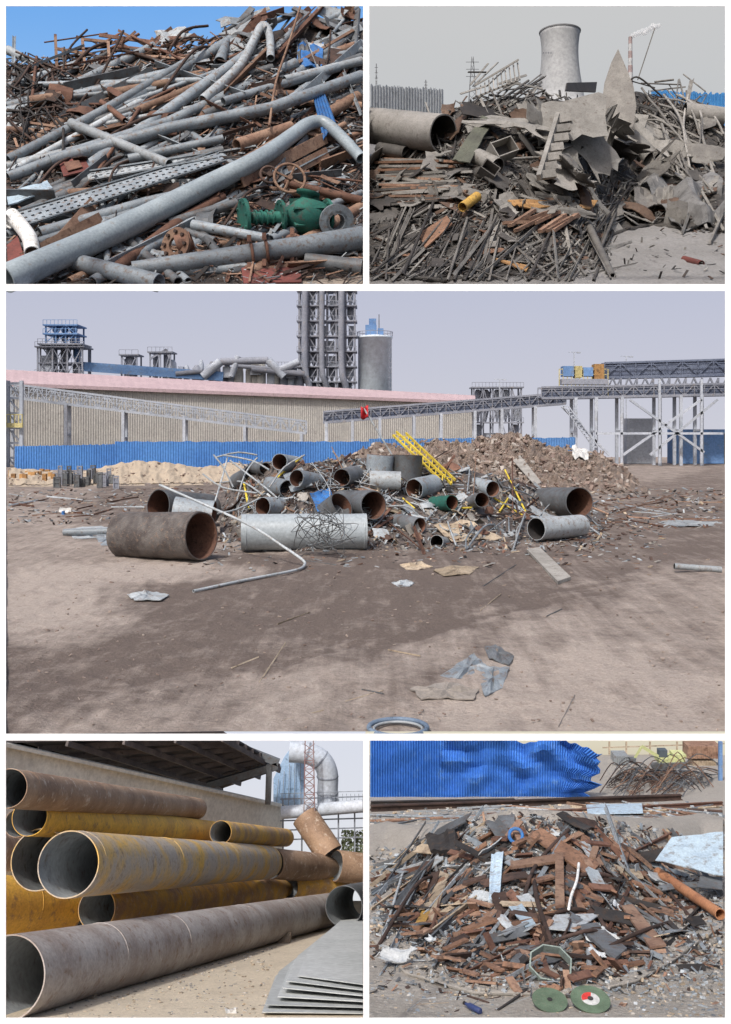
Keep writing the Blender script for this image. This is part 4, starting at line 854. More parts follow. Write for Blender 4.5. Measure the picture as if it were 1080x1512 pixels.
free([(236,716,52),(300,744,50),(370,776,48),(420,808,46.8),(446,826,46),(450,834,45.6),(436,842,g_(845)-.2),(360,857,g_(860)-.2),(286,873,g_(876)-.2)],3.6,mlg,'bent_pipe','long thin grey pipe bent onto the dirt','pipe')
for d in ([(316,672,60),(330,690,58),(345,720,56)],[(330,672,60),(372,680,58),(398,694,56)],[(318,740,56),(330,700,58),(336,676,60)],[(340,680,58),(392,720,54),(410,736,52)],[(350,740,56),(362,700,57),(380,676,58)],[(320,675,60),(352,668,60),(380,672,60)],[(385,735,54),(350,752,53),(322,758,52)],[(300,700,57),(330,720,56),(380,728,54)],[(398,720,54),(420,690,55),(450,672,56)]):
    free(d,2.6,mlg,'frame_tube','thin grey tube of a bent frame','tube',k=3)
for i in range(6): tangle(49.6,480+R.uniform(-22,22),782+R.uniform(-18,8),44,42,1.1,R.choice([mdg,mdg,mg]),'loose tangle of thin steel wire',n=9,group='wire tangles')
for i in range(12): tangle(MH,R.uniform(360,600),R.uniform(700,780),26,20,1.3,R.choice([mg,md,mlg]),'tangle of bent rods on the scrap pile',n=10,lift=18,group='wire tangles')
def slab(cs,h,m,name,label,cat,S=PM):
    pts=[S.p(x,y) for x,y in cs]; mb=MB(); u=pts[0].y/F; mb.poly([p+V(0,0,.02) for p in pts],V(0,0,h*u)); return O(mb,name,m,label,cat)
slab([(778,815),(797,812),(843,857),(824,864)],4,M_('conc',UM),'concrete_slab','long pale concrete plank lying on dirt','slab')
for cs,m,l in (([(650,1000),(700,968),(712,980),(728,990),(676,1008)],mg,'crumpled grey roofing sheet on the ground'),([(716,958),(732,954),(760,972),(752,984),(722,974)],mdg,'folded dark grey sheet on the ground'),([(706,1002),(726,986),(752,990),(742,1018),(716,1030)],mg,'pale bent sheet on the ground'),([(606,1020),(660,1010),(706,1022),(700,1034),(622,1034)],mat('palesheet',c(172,164,156),c(156,148,140),u=UM),'dusty pale sheet half buried in dirt'),
 ([(640,843),(668,836),(708,838),(694,849),(655,851)],mt,'tan broken sheet on the dirt'),([(187,880),(215,874),(250,880),(238,887),(198,887)],mlg,'pale flat sheet on the dirt'),([(96,782),(150,778),(176,782),(172,792),(110,797)],mlg,'pale grey sheet leaning by a pipe'),([(142,796),(160,790),(176,786),(178,806),(150,806)],mg,'grey angular sheet on the dirt'),([(578,862),(600,858),(612,862),(606,867),(590,869)],mlg,'small grey flat piece on the dirt'),([(970,772),(1000,768),(1062,772),(1050,777),(1000,778)],mlg,'pale flat sheet on the dirt'),([(590,835),(620,830),(640,838),(620,842),(600,842)],mt,'tan torn sheet near the pile')):
    C=[PM.p(x,y) for x,y in cs]; cc=sum(C,V(0,0,0))/5; mb=MB(); ring=[];ring2=[]; sc=cc.y/26
    for k in range(30):
        i=k*5/30; a=C[int(i)%5].lerp(C[(int(i)+1)%5],i%1); j=noise.noise(a*2.5); ring.append(a+V(0,0,.03+.1*abs(j))+(cc-a)*.08*j); ring2.append(a.lerp(cc,.5)+V(0,0,(.08+.2*noise.noise(a*3/sc+V(5,0,0)))))
    mb.add([cc+V(0,0,.08)]+ring2+ring,[(0,1+k,1+(k+1)%30) for k in range(30)]+[(1+k,31+k,31+(k+1)%30,1+(k+1)%30) for k in range(30)])
    mb.add(ring+[p-V(0,0,.03) for p in ring],[(k,30+k,30+(k+1)%30,(k+1)%30) for k in range(30)]); O(mb,'roofing_sheet',m,l,'sheet')
mc(94,786,172,784,10,793,.0,mg,mk,'thin grey pipe beside a wide pipe')
mc(996,836,1065,841,9,846,.0,mlg,mk,'thin pale pipe lying on the dirt')
e=E('steel_ring',PM.p(588,1076),'blue grey steel ring lying on the ground','ring')
q=PM.p(588,1079); mb=MB()
mb.tube([q+V(math.cos(a)*43*q.y/F,math.sin(a)*43*q.y/F,.07) for a in [k*2*math.pi/40 for k in range(41)]],.05,10,0); O(mb,'outer_ring',mat('ringb',c(110,126,144),c(92,108,128),u=.02),parent=e)
mb=MB(); mb.tube([q+V(math.cos(a)*36*q.y/F,math.sin(a)*36*q.y/F,.04) for a in [k*2*math.pi/40 for k in range(41)]],.03,8,0); O(mb,'inner_ring',mlg,parent=e)
plate(PM,98,757,18,12,0,1.2,.6,mw,'plastic_drum','white and blue plastic scrap on the dirt','plastic scrap',lift=5,th=3)
plate(PM,92,760,9,9,0,1.2,.6,M_('blue',UM),'plastic_piece','blue plastic piece on the dirt','plastic scrap',lift=4,th=3)
shards(PM,420,(12,1068),(800,1080),(1.5,6),(1,4),[ea,eb,ea],'stones','small stones and chips scattered on the dirt','stones',tilt=.3,lift=(0,.6),flat=.5)
shards(PM,1500,(280,980),(780,865),(3,14),(1,5),frM,'scrap_litter','litter of small scrap around the pile','scrap',tilt=.25,lift=(0,1),inside=lambda x,y:R.random()<1.1-(y-790)/50)
shards(PM,500,(12,330),(722,775),(2,12),(1,4),frM,'scrap_litter','litter of small scrap in the yard','scrap',tilt=.3,lift=(0,1.5))
shards(PM,500,(870,1067),(722,780),(2,14),(1,4),frM,'scrap_litter','litter of small scrap at the yard edge','scrap',tilt=.3,lift=(0,1.5))
rods(PM,22,(780,1060),(735,775),(30,100),(1.5,4),0,.12,[(ml,'bar'),(mlg,'tube'),(mr_,'bar')],'scrap_rod','thin scrap bar lying on the dirt','scrap rod','bars on the dirt',lift=(0,3),clip=(300,1067))
rods(PM,16,(20,240),(725,765),(15,60),(2,5),0,.2,[(mr_,'bar'),(mlg,'tube'),(ml,'bar')],'scrap_rod','thin scrap bar lying on the dirt','scrap rod','bars on the dirt',lift=(0,3),clip=(14,1067))
rods(PM,12,(300,900),(830,1060),(20,70),(1.2,2.2),.4,.5,[(mt,'bar'),(mt,'bar'),(mdg,'bar')],'scrap_rod','thin scrap bar lying on the dirt','scrap rod','bars on the dirt',lift=(0,.4),clip=(14,1067))

# ================================================================ BOTTOM LEFT: pipe stack
gs=groundmat('sandy_ground',c(210,196,174),c(182,168,148),c(164,150,132),UL*1.2,peb=4)
ground('ground',PBL,-120,540,[1530-i*4 for i in range(60)]+[1288],70,.012,gs,lambda x,y:.1,'sandy pale ground under the pipe stack')
inr=mat('inner_steel',c(160,164,166),c(134,138,140),c(106,90,78),u=UL*2,feat=60,bump=.1)
och=mat('ochre_pipe',c(224,178,76),c(200,156,78),c(146,116,88),u=UL*2,feat=36,bump=.15,stain=.54,var=.04)
och2=mat('ochre_worn',c(214,172,88),c(178,166,152),c(142,120,102),u=UL*2,feat=30,bump=.15,stain=.54,var=.04,mid=.47)
rst=mat('brown_pipe',c(168,140,116),c(140,114,94),c(204,188,172),u=UL*2,feat=36,bump=.15,stain=.55,var=.05)
ppl=mat('mauve_pipe',c(180,172,166),c(154,142,134),c(134,110,92),u=UL*2,feat=36,bump=.15,stain=.54,var=.03)
och3=mat('ochre_mixed',c(216,170,80),c(168,136,104),c(192,178,162),u=UL*2,feat=26,bump=.15,stain=.55,var=.04)
def BP(near,far,D,m,label,bands=()):
    return cyl(*near,*far,D,m,inr,label=label,bands=bands,th=.965,nseg=14)
BP((12,1444,116),(487,1343,45),.5,ppl,'long mauve brown weathered steel pipe on the ground',(.13,.27,.5,.72))
BP((101,1276,93),(394,1273,46),.5,och2,'wide mottled tan and ochre steel pipe with open end',(.02,.3,.62))
BP((58,1269,86),(341,1269,46),.52,och2,'tan steel pipe behind another open pipe',(.4,))
BP((143,1342,58),(424,1313,34),.42,och3,'ochre steel pipe with open end low in the stack',(.25,.55,.8))
BP((13,1164,56),(291,1194,30),.3,rst,'rusty brown pipe on top of the stack',(.04,.3,.62,.95))
BP((44,1206,54),(313,1229,31),.32,och,'bright ochre steel pipe high in the stack',(.35,.7))
BP((-40,1338,88),(91,1338,78),.6,och,'ochre pipe section at the stack edge',(.5,))
BP((106,1348,50),(290,1330,37.5),.4,rst,'dark brown pipe low in the stack')
BP((-30,1257,60),(36,1257,52),.5,rst,'brown pipe section at the stack edge',(.5,))
BP((26,1215,40),(150,1222,32),.26,rst,'small brown pipe behind an ochre pipe')
BP((326,1229,33),(422,1237,25),.3,och3,'short ochre pipe with flanged open end',(.06,.5))
BP((400,1275,43),(500,1283,37),.48,rst,'brown pipe with dark open end',(.45,))
BP((428,1310,32),(505,1308,30),.38,och3,'short brown ochre pipe',(.5,))
BP((508,1338,56),(545,1328,50),.55,M_('dgrey',UL*2),'dark pipe with wide open mouth')
def zc(x1,y1,x2,y2,w,Z1,Z2,m,label,name='duct_pipe',seg=28):
    mb=MB(); a=P(x1,y1,Z1);b=P(x2,y2,Z2); mb.tube([a.lerp(b,i/4) for i in range(5)],w/2*Z1/F,seg,.94,0,1,wob=.02); return O(mb,name,[m,inr],label,'pipe')
zc(496,1278,545,1284,44,18.6,18.9,rst,'rusty curved duct section')
zc(450,1205,488,1262,40,19.2,18.8,rst,'rusty leaning duct section')
cm=mat('concrete_wall',c(214,211,202),c(202,198,189),c(182,176,166),u=UL*2,feat=110,bump=.1,stain=.6,var=.02)
e=E('concrete_wall',V(-3,17,-1),'long grey beige concrete boundary wall','wall')
A=P(-60,1084,13.2);B=P(419,1190,19.9); A2=P(-60,1420,13.2);B2=P(419,1330,19.9)
mb=MB(); mb.sheet([[A2.lerp(B2,t/8) for t in range(9)],[A.lerp(B,t/8) for t in range(9)]],.1,V(0,-1,0)); O(mb,'wall_panels',cm,parent=e)
mb=MB(); mb.beam(A+V(0,-.02,0),B+V(0,-.02,0),.2,.05); O(mb,'coping',cm,parent=e)
cd=mat('canopy_dark',c(60,58,64),c(48,46,52),c(80,72,68),u=UL*2,var=.05); pu=mat('purl',c(104,96,94),c(86,80,80),u=UL,var=.1)
e=E('canopy_roof',P(300,1170,19),'dark steel canopy roof above the concrete wall','canopy')
C=[P(10,1086,14),P(300,1166,19.9),P(414,1128,19.4),P(330,1080,17)]
mb=MB(); mb.sheet([[C[0],C[1]],[C[3],C[2]]],.04,V(0,0,1)); O(mb,'roof_deck',cd,parent=e)
for k in range(9):
    t=k/8; mb=MB(); mb.beam(C[0].lerp(C[1],t)-V(0,.05,.03),C[3].lerp(C[2],t)-V(0,.05,.03),.04,.1); O(mb,'purlin',pu,parent=e)
for k in range(5):
    t=k/4; mb=MB(); mb.beam(C[0].lerp(C[3],t)-V(0,.1,.1),C[1].lerp(C[2],t)-V(0,.1,.1),.04,.08); O(mb,'rafter',pu,parent=e)
for a,b,w in(((306,1160),(410,1130),.09),((398,1128),(396,1186),.1),((335,1096),(412,1126),.09)):
    mb=MB(); mb.beam(P(*a,18.6),P(*b,18.6),w,w*1.4); O(mb,'edge_beam',M_('dgrey',UL*2),parent=e)
mb=MB()
for k in range(12):
    t=k/12; mb.beam(P(336+74*t,1158-22*t,18.8),P(342+74*t,1140-22*t,18.8),.02)
O(mb,'edge_truss',M_('dgrey',UL*2),parent=e)
bl2=mat('plant_blue',c(164,190,218),c(146,176,208),u=UL*2,var=.02,bump=.05); wl2=mat('plant_white',c(196,202,212),c(180,188,198),c(160,164,170),u=UL*2,feat=80,var=.03,bump=.05); ml2=mat('plant_grey',c(148,154,164),c(130,136,146),u=UL*2,var=.03)
e=E('plant_building',P(425,1200,19.9),'pale blue clad plant building corner','building')
mb=MB(); mb.poly([P(404,1150,20),P(420,1118,20),P(434,1100,20),P(450,1096,20),P(450,1190,20),P(404,1190,20)],V(0,.05,0)); O(mb,'cladding',bl2,parent=e)
mb=MB()
for k in range(5): mb.beam(P(408+k*9,1190,19.95),P(412+k*8,1150-k*11,19.95),.012)
O(mb,'cladding_rib',ml2,parent=e)
e=E('duct_elbow',P(480,1190,19.5),'large pale grey industrial duct elbow','duct')
mb=MB(); mb.tube(smooth([P(428,1110,19.6),P(452,1112,19.6),P(474,1122,19.6),P(484,1142,19.6),P(484,1168,19.6),P(484,1196,19.6)],5),.2,28,0); O(mb,'duct_body',wl2,parent=e)
for x,y,a in((456,1113,1.3),(474,1123,.8),(484,1148,0),(484,1172,0)):
    mb=MB(); q=P(x,y,19.6); d=V(-math.sin(a),0,math.cos(a)); mb.lathe(q,d,[(0,.205),(.02,.215),(.04,.205)],24); O(mb,'stiffener_ring',ml2,parent=e)
mb=MB(); mb.tube([P(416,1200,19.3),P(536,1190,19.3)],.12,20,0); O(mb,'horizontal_duct',wl2,'long pale horizontal duct on the plant','duct')
e=E('lattice_mast',P(457,1200,19.0),'red and white lattice mast','mast')
mb=MB()
for s in(-1,1): mb.beam(P(457+s*8,1200,19.1),P(457+s*6,1094,19.1),.02)
for k in range(8):
    y=1198-k*12.5; mb.beam(P(449,y,19.1),P(465,y-12.5,19.1),.012); mb.beam(P(465,y,19.12),P(449,y-12.5,19.12),.012); mb.beam(P(449,y,19.1),P(465,y,19.1),.012)
O(mb,'mast_frame',mat('mastr',c(160,126,126),c(176,160,160),u=UL*2),parent=e)
e=E('pipe_rack',P(520,1260,19.4),'hazy pipe rack and railings behind the stack','pipe rack')
mb=MB()
for x in(418,446,500,524): mb.beam(P(x,1180,19.4),P(x,1270,19.4),.03)
for y in(1180,1212,1226,1240): mb.beam(P(414,y,19.4),P(540,y-4,19.4),.02)
for k in range(21): mb.beam(P(416+k*6,1172,19.35),P(416+k*6,1182,19.35),.008)
mb.beam(P(414,1172,19.35),P(540,1168,19.35),.01)
O(mb,'rack_frame',ml2,parent=e)
mb=MB()
for i in range(500):
    q=P(R.uniform(505,538),R.uniform(1226,1262),19.5); d=V(R.uniform(-1,1),R.uniform(-1,1),R.uniform(-1,1)).normalized()*.03; x=d.orthogonal().normalized()*.02; mb.add([q-d,q+x,q+d,q-x],[(0,1,2,3)])
O(mb,'shrub',mat('shrub',c(120,128,96),c(98,108,80),u=UL),'hazy green shrub behind the pipes','shrub',kind='stuff')
shm=mat('sheetg',c(196,199,198),c(182,186,185),c(140,130,120),u=UL*2,feat=80,var=.14,bump=.03,stain=.66,rough=.55)
for i in range(6):
    h=.012+.03*i; dx=(5-i)*-5+R.uniform(-5,5); k=5-i
    cs=[PBL.p(412+dx+i*5,1500-i*5),PBL.p(432+dx+i*4,1446-i*3),PBL.p(488+i*4+R.uniform(-5,5),1376),PBL.p(536,1372),PBL.p(536,1500-i*2)]
    mb=MB(); mb.poly([p+V(0,0,h+(R.uniform(0,.02) if j<2 else 0)) for j,p in enumerate(cs)],V(0,0,.006)); O(mb,'steel_sheet',shm,'flat grey steel sheet in a neat stack on sand','steel sheet','stacked steel sheets')
shards(PBL,700,(60,400),(1380,1503),(1.5,6),(1,4),[M_(k,UL,True) for k in('tan','conc')],'stones','small stones on the sandy ground','stones',tilt=.3,lift=(0,.8),flat=.5)
for x,y,w in((268,1432,26),(130,1474,22),(420,1392,18)):
    q=PBL.p(x,y);u=q.y/F;mb=MB(); mb.box(q+V(0,0,3*u),V(w/2*u,0,0),V(0,w*u,0),V(0,0,4*u)); O(mb,'timber_chock',mat('chock',c(150,136,116),c(120,106,90),u=UL),'small timber chock under the long pipe','chock','pipe chocks')
plate(PBL,340,1496,16,12,.3,.8,1.,M_('white',UL),'paper_scrap','crumpled white paper scrap on the sand','litter',lift=3,th=.6)

# ================================================================ BOTTOM RIGHT: cut scrap pile
BRH=Heap(PBR,[(540,1380),(600,1438),(700,1468),(850,1470),(940,1450),(1000,1415),(1080,1360)],[(540,1262),(620,1240),(700,1212),(760,1196),(840,1200),(930,1216),(1000,1230),(1080,1250)],1.6)
gb=groundmat('gravel_yard',c(170,164,156),c(138,132,124),c(188,182,174),UL*1.1,peb=5,bump=.8)
yb=[];y=1540.
while y>1116: yb.append(y); y-=max(.8,(y-1000)*.014)
yb.append(1114.5)
ground('ground',PBR,540,1180,yb,110,.015,gb,lambda x,y:.3 if y>1200 else -.2,'grey gravel yard with dusty patches')
heapmesh(BRH,546,1068,'scrap_heap',gb,'low gravel covered heap of cut rusty steel pieces','scrap',amp=7,nx=120,ny=60,fq=.06)
b_r,b_lr,b_w,b_dr,b_dg,b_g,b_lg,b_t,b_pb,b_k=[M_(k,UL) for k in('rust','lrust','wood','drust','dgrey','grey','lgrey','tan','pblue','dark')]
frB=[M_(k,UL,True) for k in('rust','lrust','drust','wood','dgrey','grey','lgrey','dark','dgrey','grey')]
stn=[M_(k,UL,True) for k in('conc','lgrey','tan','grey','conc')]
insB=lambda x,y:y>lin(BRH.crest,x)
dens=lambda x,y:insB(x,y) and (ell(x,y,800,1335,215,125) or R.random()<.3)
mids=lambda x,y:insB(x,y) and (ell(x,y,800,1335,235,125) or R.random()<.25)
shards(PBR,3800,(546,1070),(1185,1503),(2,7),(2,6),stn,'gravel','loose grey gravel stones','gravel',tilt=.4,lift=(0,1),flat=.6)
shards(BRH,3000,(546,1068),(1215,1480),(2,8),(2,6),stn,'gravel','loose grey gravel stones among scrap','gravel',inside=insB,tilt=.4,lift=(0,3),flat=.6)
shards(BRH,4600,(546,1068),(1205,1470),(4,24),(1.2,5),frB,'scrap_debris','small rusty offcuts and fragments','scrap',inside=dens,lift=(0,6),tilt=.5)
core=lambda x,y:ell(x,y,790,1350,200,118) and insB(x,y)
plates(BRH,230,(570,1020),(1225,1472),(24,52),(8,14),[b_r,b_lr,b_w,b_w,b_lr,b_dr,b_lr],'steel_offcut','short rusty brown flat steel offcut','steel offcut','rusty offcuts in the pile',tilt=.5,bend=.08,th=3.2,lift=(3,18),inside=core,jag=.03,n=2)
plates(BRH,66,(555,1055),(1215,1440),(24,80),(12,28),[b_dg,b_g,b_lg,b_dr,b_k,b_t,b_dg],'thin_plate','thin grey cut steel plate on the pile','steel plate','grey plates in the pile',tilt=.45,bend=.3,th=1.4,lift=(4,18),inside=mids,n=4,jag=.15)
rods(BRH,70,(560,1060),(1215,1420),(50,150),(3,8),.2,.9,[(b_g,'angle'),(b_dr,'angle'),(b_r,'bar'),(b_lr,'bar'),(b_k,'bar'),(b_lg,'angle'),(b_dr,'wire')],'angle_bar','cut steel angle or flat bar on the pile','steel bar','bars in the cut pile',lift=(3,16),clip=(548,1067,1190,1460),inside=mids)
rods(BRH,64,(560,740),(1230,1400),(40,130),(2.5,6),.75,.3,[(b_g,'bar'),(b_lg,'bar'),(b_dg,'angle'),(b_dg,'bar'),(b_t,'bar')],'angle_bar','cut steel angle or flat bar on the pile','steel bar','bars in the cut pile',lift=(2,8),clip=(548,1067,1190,1440),inside=insB)
rods(BRH,48,(860,1060),(1240,1390),(50,140),(2.5,6),-.7,.3,[(b_g,'bar'),(b_lr,'bar'),(b_dg,'angle'),(b_dr,'bar')],'angle_bar','cut steel angle or flat bar on the pile','steel bar','bars in the cut pile',lift=(2,8),clip=(548,1067,1190,1440),inside=insB)
rods(PBR,70,(560,1060),(1190,1255),(80,260),(2,5),.02,.09,[(b_dr,'tube'),(b_g,'tube'),(b_lg,'bar'),(b_lr,'angle'),(b_g,'bar'),(b_t,'tube')],'long_rod','long thin steel rod lying on gravel','rod','long rods behind the pile',lift=(1,6),clip=(547,1067,1184,1262))
rods(PBR,40,(880,1060),(1195,1240),(60,200),(3,7),-.18,.1,[(b_lr,'bar'),(b_g,'angle'),(b_t,'bar'),(b_lg,'bar')],'long_rod','long thin steel rod lying on gravel','rod','long rods behind the pile',lift=(1,6),clip=(700,1067,1184,1270))
mbw=mat('wall_blue',c(72,128,204),c(60,114,190),c(104,146,198),u=UL*2,feat=60,var=.03,bump=.2,stain=.56)
e=E('metal_fence',P(700,1180,12.7),'bright blue corrugated metal wall with torn dented edge','fence')
r=[[] for _ in range(12)]; nn_=90
for i in range(nn_*2+1):
    t=i/(nn_*2); px=547+343*t; yb_=1184-8*t; yt=1090+4*t+(16*(max(0,t-.72)/.28)**2)+(4*math.sin(t*21)+5*noise.noise(V(t*25,0,0)))*(t>.4); Z=12.9
    for k in range(12):
        s=k/11; d=(.03 if i%2 else 0)+.2*noise.noise(V(t*10,s*3.5,3))*(1 if t>.3 else .2)*(.3+s)
        ed=sst(t,.78,1.)
        r[k].append(P(px-18*(1-s)*ed+22*noise.noise(V(s*6,4,1))*ed,yb_+(yt-yb_)*s,Z-d))
mb=MB(); mb.sheet(r,.01,V(0,-1,0)); O(mb,'corrugated_panel',mbw,parent=e)
for a,b,w,m,l in(((548,1197),(1006,1180),8,b_dr,'long rusty rail lying before the blue wall'),((548,1188),(760,1184),5,b_k,'dark rail at the base of the blue wall'),((720,1206),(1067,1188),5,b_r,'long rusty angle lying on gravel')):
    mb=MB(); A=PBR.p(*a,6);B=PBR.p(*b,6);u=A.y/F
    mb.beam(A,B,w*u*1.4,w*u*.2); mb.beam(A+V(0,0,w*u*.45),B+V(0,0,w*u*.45),w*u*.25,w*u*.7); mb.beam(A+V(0,0,w*u*.9),B+V(0,0,w*u*.9),w*u*.8,w*u*.2); O(mb,'steel_rail',m,l,'rail')
for i in range(18):
    x=906+R.uniform(0,145);y=1148+R.uniform(-10,18); tangle(PBR,x,y,R.uniform(14,30),R.uniform(8,16),.9,R.choice([b_dr,b_dg,b_lr]),'coiled rusty rebar bundle',n=11,lift=20,group='rebar coils')
for i in range(44):
    x=R.uniform(885,1010); L=R.uniform(40,90); mb=MB(); A=PBR.p(x,R.uniform(1150,1178),8);B=PBR.p(min(1067,x+L),R.uniform(1130,1170),18);M1=A.lerp(B,.5)+V(0,0,R.uniform(.05,.4)); mb.tube(smooth([A,M1,B],5),.007,6,0); O(mb,'rebar',R.choice([b_dr,b_dg,b_lr]),'curved rusty rebar rod','rebar','curved rebars')
e=E('excavator',P(970,1136,16.5),'small yellow-green tracked excavator with raised arm','excavator')
ey=mat('excav',c(196,200,146),c(180,184,134),u=UL*2,var=.03); Z=16.3
def bx(x0,y0,x1,y1,Z,d,m,nm,par):
    mb=MB(); a=P(x0,y1,Z);b=P(x1,y0,Z); mb.box((a+b)/2,V((b.x-a.x)/2,0,0),V(0,d,0),V(0,0,(b.z-a.z)/2)); return O(mb,nm,m,parent=par)
for dz in(-.14,.14):
    mb=MB(); a=P(966,1131,Z+dz);b=P(1010,1129,Z+dz); mb.tube([a+V(0,-.05,0),a+V(0,.05,0)],.045,12,0); mb.tube([b+V(0,-.05,0),b+V(0,.05,0)],.045,12,0); mb.beam(a,b,.09,.09); O(mb,'track',b_dg,parent=e)
bx(970,1116,1008,1124,Z,.14,ey,'body',e); bx(972,1106,984,1116,Z-.02,.07,mat('cabg',c(100,112,120),c(90,100,110),u=UL),'cab',e); bx(992,1111,1010,1116,Z,.13,ey,'engine_cover',e)
mb=MB(); mb.beam(P(972,1117,Z-.15),P(948,1102,Z-.15),.03,.05); O(mb,'boom',ey,parent=e)
mb=MB(); mb.beam(P(948,1102,Z-.15),P(936,1122,Z-.15),.025,.035); O(mb,'arm',ey,parent=e)
mb=MB(); mb.poly([P(930,1120,Z-.2),P(940,1120,Z-.2),P(938,1128,Z-.2),P(932,1128,Z-.2)],V(0,.1,0)); O(mb,'bucket',b_dg,parent=e)
for x0,y0,x1,y1,m,nm,l in((1012,1098,1060,1116,M_('lrust',UL*2),'shipping_container','rusty red container in the yard'),(905,1112,925,1124,b_lg,'steel_skip','grey skip in the yard'),(1020,1120,1052,1132,b_t,'steel_skip','tan skip in the yard')):
    mb=MB(); zz=17.6; a=P(x0,y1,zz);b=P(x1,y0,zz); mb.box((a+b)/2,V((b.x-a.x)/2,0,0),V(0,.15,0),V(0,0,(b.z-a.z)/2))
    for k in range(9): mb.box(V(a.x+(b.x-a.x)*k/8,zz-.16,(a.z+b.z)/2),V(.008,0,0),V(0,.012,0),V(0,0,(b.z-a.z)/2))
    O(mb,nm,m,l,'container')
mb=MB(); mb.beam(P(1064,1160,15),P(1064,1095,15),.05); mb.beam(P(1058,1160,15),P(1070,1160,15),.06,.03); O(mb,'blue_post',M_('hazeb',UL*2),'blue steel post at the yard edge','post')
mb=MB()
for x in(900,925,960,1000): mb.beam(P(x,1114,19.6),P(x,1095,19.6),.03)
mb.beam(P(890,1104,19.6),P(1070,1098,19.6),.02); O(mb,'shed_frame',b_t,'pale steel shed frame beyond the yard','frame')
def B(cs,m,name,label,cat,**k): return quad(BRH,cs,m,name,label,cat,**k)
zn=BRH.Z(1020,1296)*.93
quad(None,[(992,1236,zn*1.04),(1068,1228,zn*1.04),(1068,1292,zn*.97),(968,1270,zn*1.0)],b_pb,'large_sheet','large pale blue steel sheet lying on scrap','steel sheet',crum=4,th=1.2,n=8)
quad(None,[(1034,1294,zn*.985),(1067,1296,zn*.985),(1067,1314,zn*.96),(1030,1310,zn*.96)],b_dg,'steel_sheet','dark bent sheet under a pale sheet','steel sheet',th=1)
quad(None,[(866,1189,11.8),(948,1187,11.8),(950,1201,11.0),(868,1203,11.0)],b_pb,'steel_sheet','pale blue sheet lying behind the pile','steel sheet',th=1)
B([(780,1232,34),(800,1222,34),(886,1276,40),(870,1292,42)],b_w,'rusty_plank','wide brown rusty plank across the pile','plank',th=3)
B([(634,1322,28),(650,1286,28),(664,1292,30),(638,1366,32)],b_t,'tan_plate','long tan painted plate in the pile','plate',th=1.6)
B([(614,1364,28),(632,1330,28),(642,1336,30),(626,1368,32)],M_('ochre',UL),'tan_plate','yellow tan plate in the pile','plate',th=1.6)
B([(726,1262,38),(744,1258,38),(738,1328,42),(722,1330,42)],b_pb,'thin_plate','narrow pale grey plate standing in the pile','plate',th=1.4,crum=4)
B([(750,1338,38),(770,1334,38),(792,1366,40),(776,1370,40)],b_pb,'thin_plate','bluish cut plate in the pile','plate',th=1.4)
B([(805,1372,38),(820,1352,38),(888,1350,40),(850,1376,42)],b_lg,'thin_plate','light grey flat plate in the pile','plate',th=1.6)
B([(632,1240,28),(676,1232,28),(680,1262,32),(640,1264,32)],b_k,'machine_part','dark steel machine casting in the pile','machine part',th=8,crum=8)
B([(820,1262,42),(832,1262,42),(834,1340,44),(820,1342,44)],b_lr,'rusty_post','upright rusty channel offcut','steel offcut',th=4)
B([(754,1276,38),(832,1262,38),(832,1274,40),(754,1284,40)],b_lr,'rusty_post','horizontal rusty channel offcut','steel offcut',th=4)
B([(852,1370,38),(880,1366,38),(926,1404,40),(908,1420,42)],b_dg,'steel_channel','dark grey channel offcut in the pile','steel channel',th=4)
B([(918,1340,30),(934,1338,30),(984,1398,32),(960,1402,34)],b_lr,'steel_angle','tan rusty angle offcut','steel angle',th=3)
B([(735,1204,30),(760,1202,30),(760,1222,32),(738,1224,32)],b_dg,'steel_bracket','dark cut bracket on top of the pile','bracket',th=2)
pipe(BRH,[(972,1288,14),(1064,1350,16)],mat('orange_pipe',c(172,122,88),c(150,104,76),u=UL),label='orange-brown rusty pipe on the pile edge',lift=40,seg=20)
free([(855,1275,BRH.Z(855,1275)*.965),(852,1300,BRH.Z(852,1300)*.96),(844,1322,BRH.Z(844,1322)*.96),(840,1342,BRH.Z(840,1342)*.96)],4,M_('white',UL),'white_rope','white crumpled rope strip in the pile','rope',hollow=0)
q=BRH.p(762,1234,38); mb=MB(); u=q.y/F; ax=V(.1,-.9,.5).normalized(); x=ax.orthogonal().normalized();y=ax.cross(x)
mb.tube([q+(x*math.cos(a)+y*math.sin(a))*10*u for a in [k*math.pi/10 for k in range(21)]],2.6*u,10,0); O(mb,'blue_ring',M_('blue',UL),'blue plastic ring cap on the pile','ring')
q=PBR.p(812,1448)+V(0,0,.06);u=q.y/F; mb=MB(); N6=8; nb=V(0,-.55,1).normalized(); xb=V(1,0,0); yv=nb.cross(xb).normalized()
o=[q+xb*math.cos(a)*33*u+yv*math.sin(a)*30*u for a in [k*2*math.pi/N6+.2 for k in range(N6)]]; i_=[q+(p-q)*.93 for p in o]; hh=nb*15*u
mb.add(o+[p+hh for p in o]+i_+[p+hh for p in i_],[(k,(k+1)%N6,(k+1)%N6+N6,k+N6) for k in range(N6)]+[(k+16,k+24,(k+1)%N6+24,(k+1)%N6+16) for k in range(N6)]+[(k+8,(k+1)%N6+8,(k+1)%N6+24,k+24) for k in range(N6)])
O(mb,'steel_band',mat('bandg',c(160,174,166),c(142,156,150),c(116,110,102),u=UL),'octagonal pale green grey steel band on gravel','band')
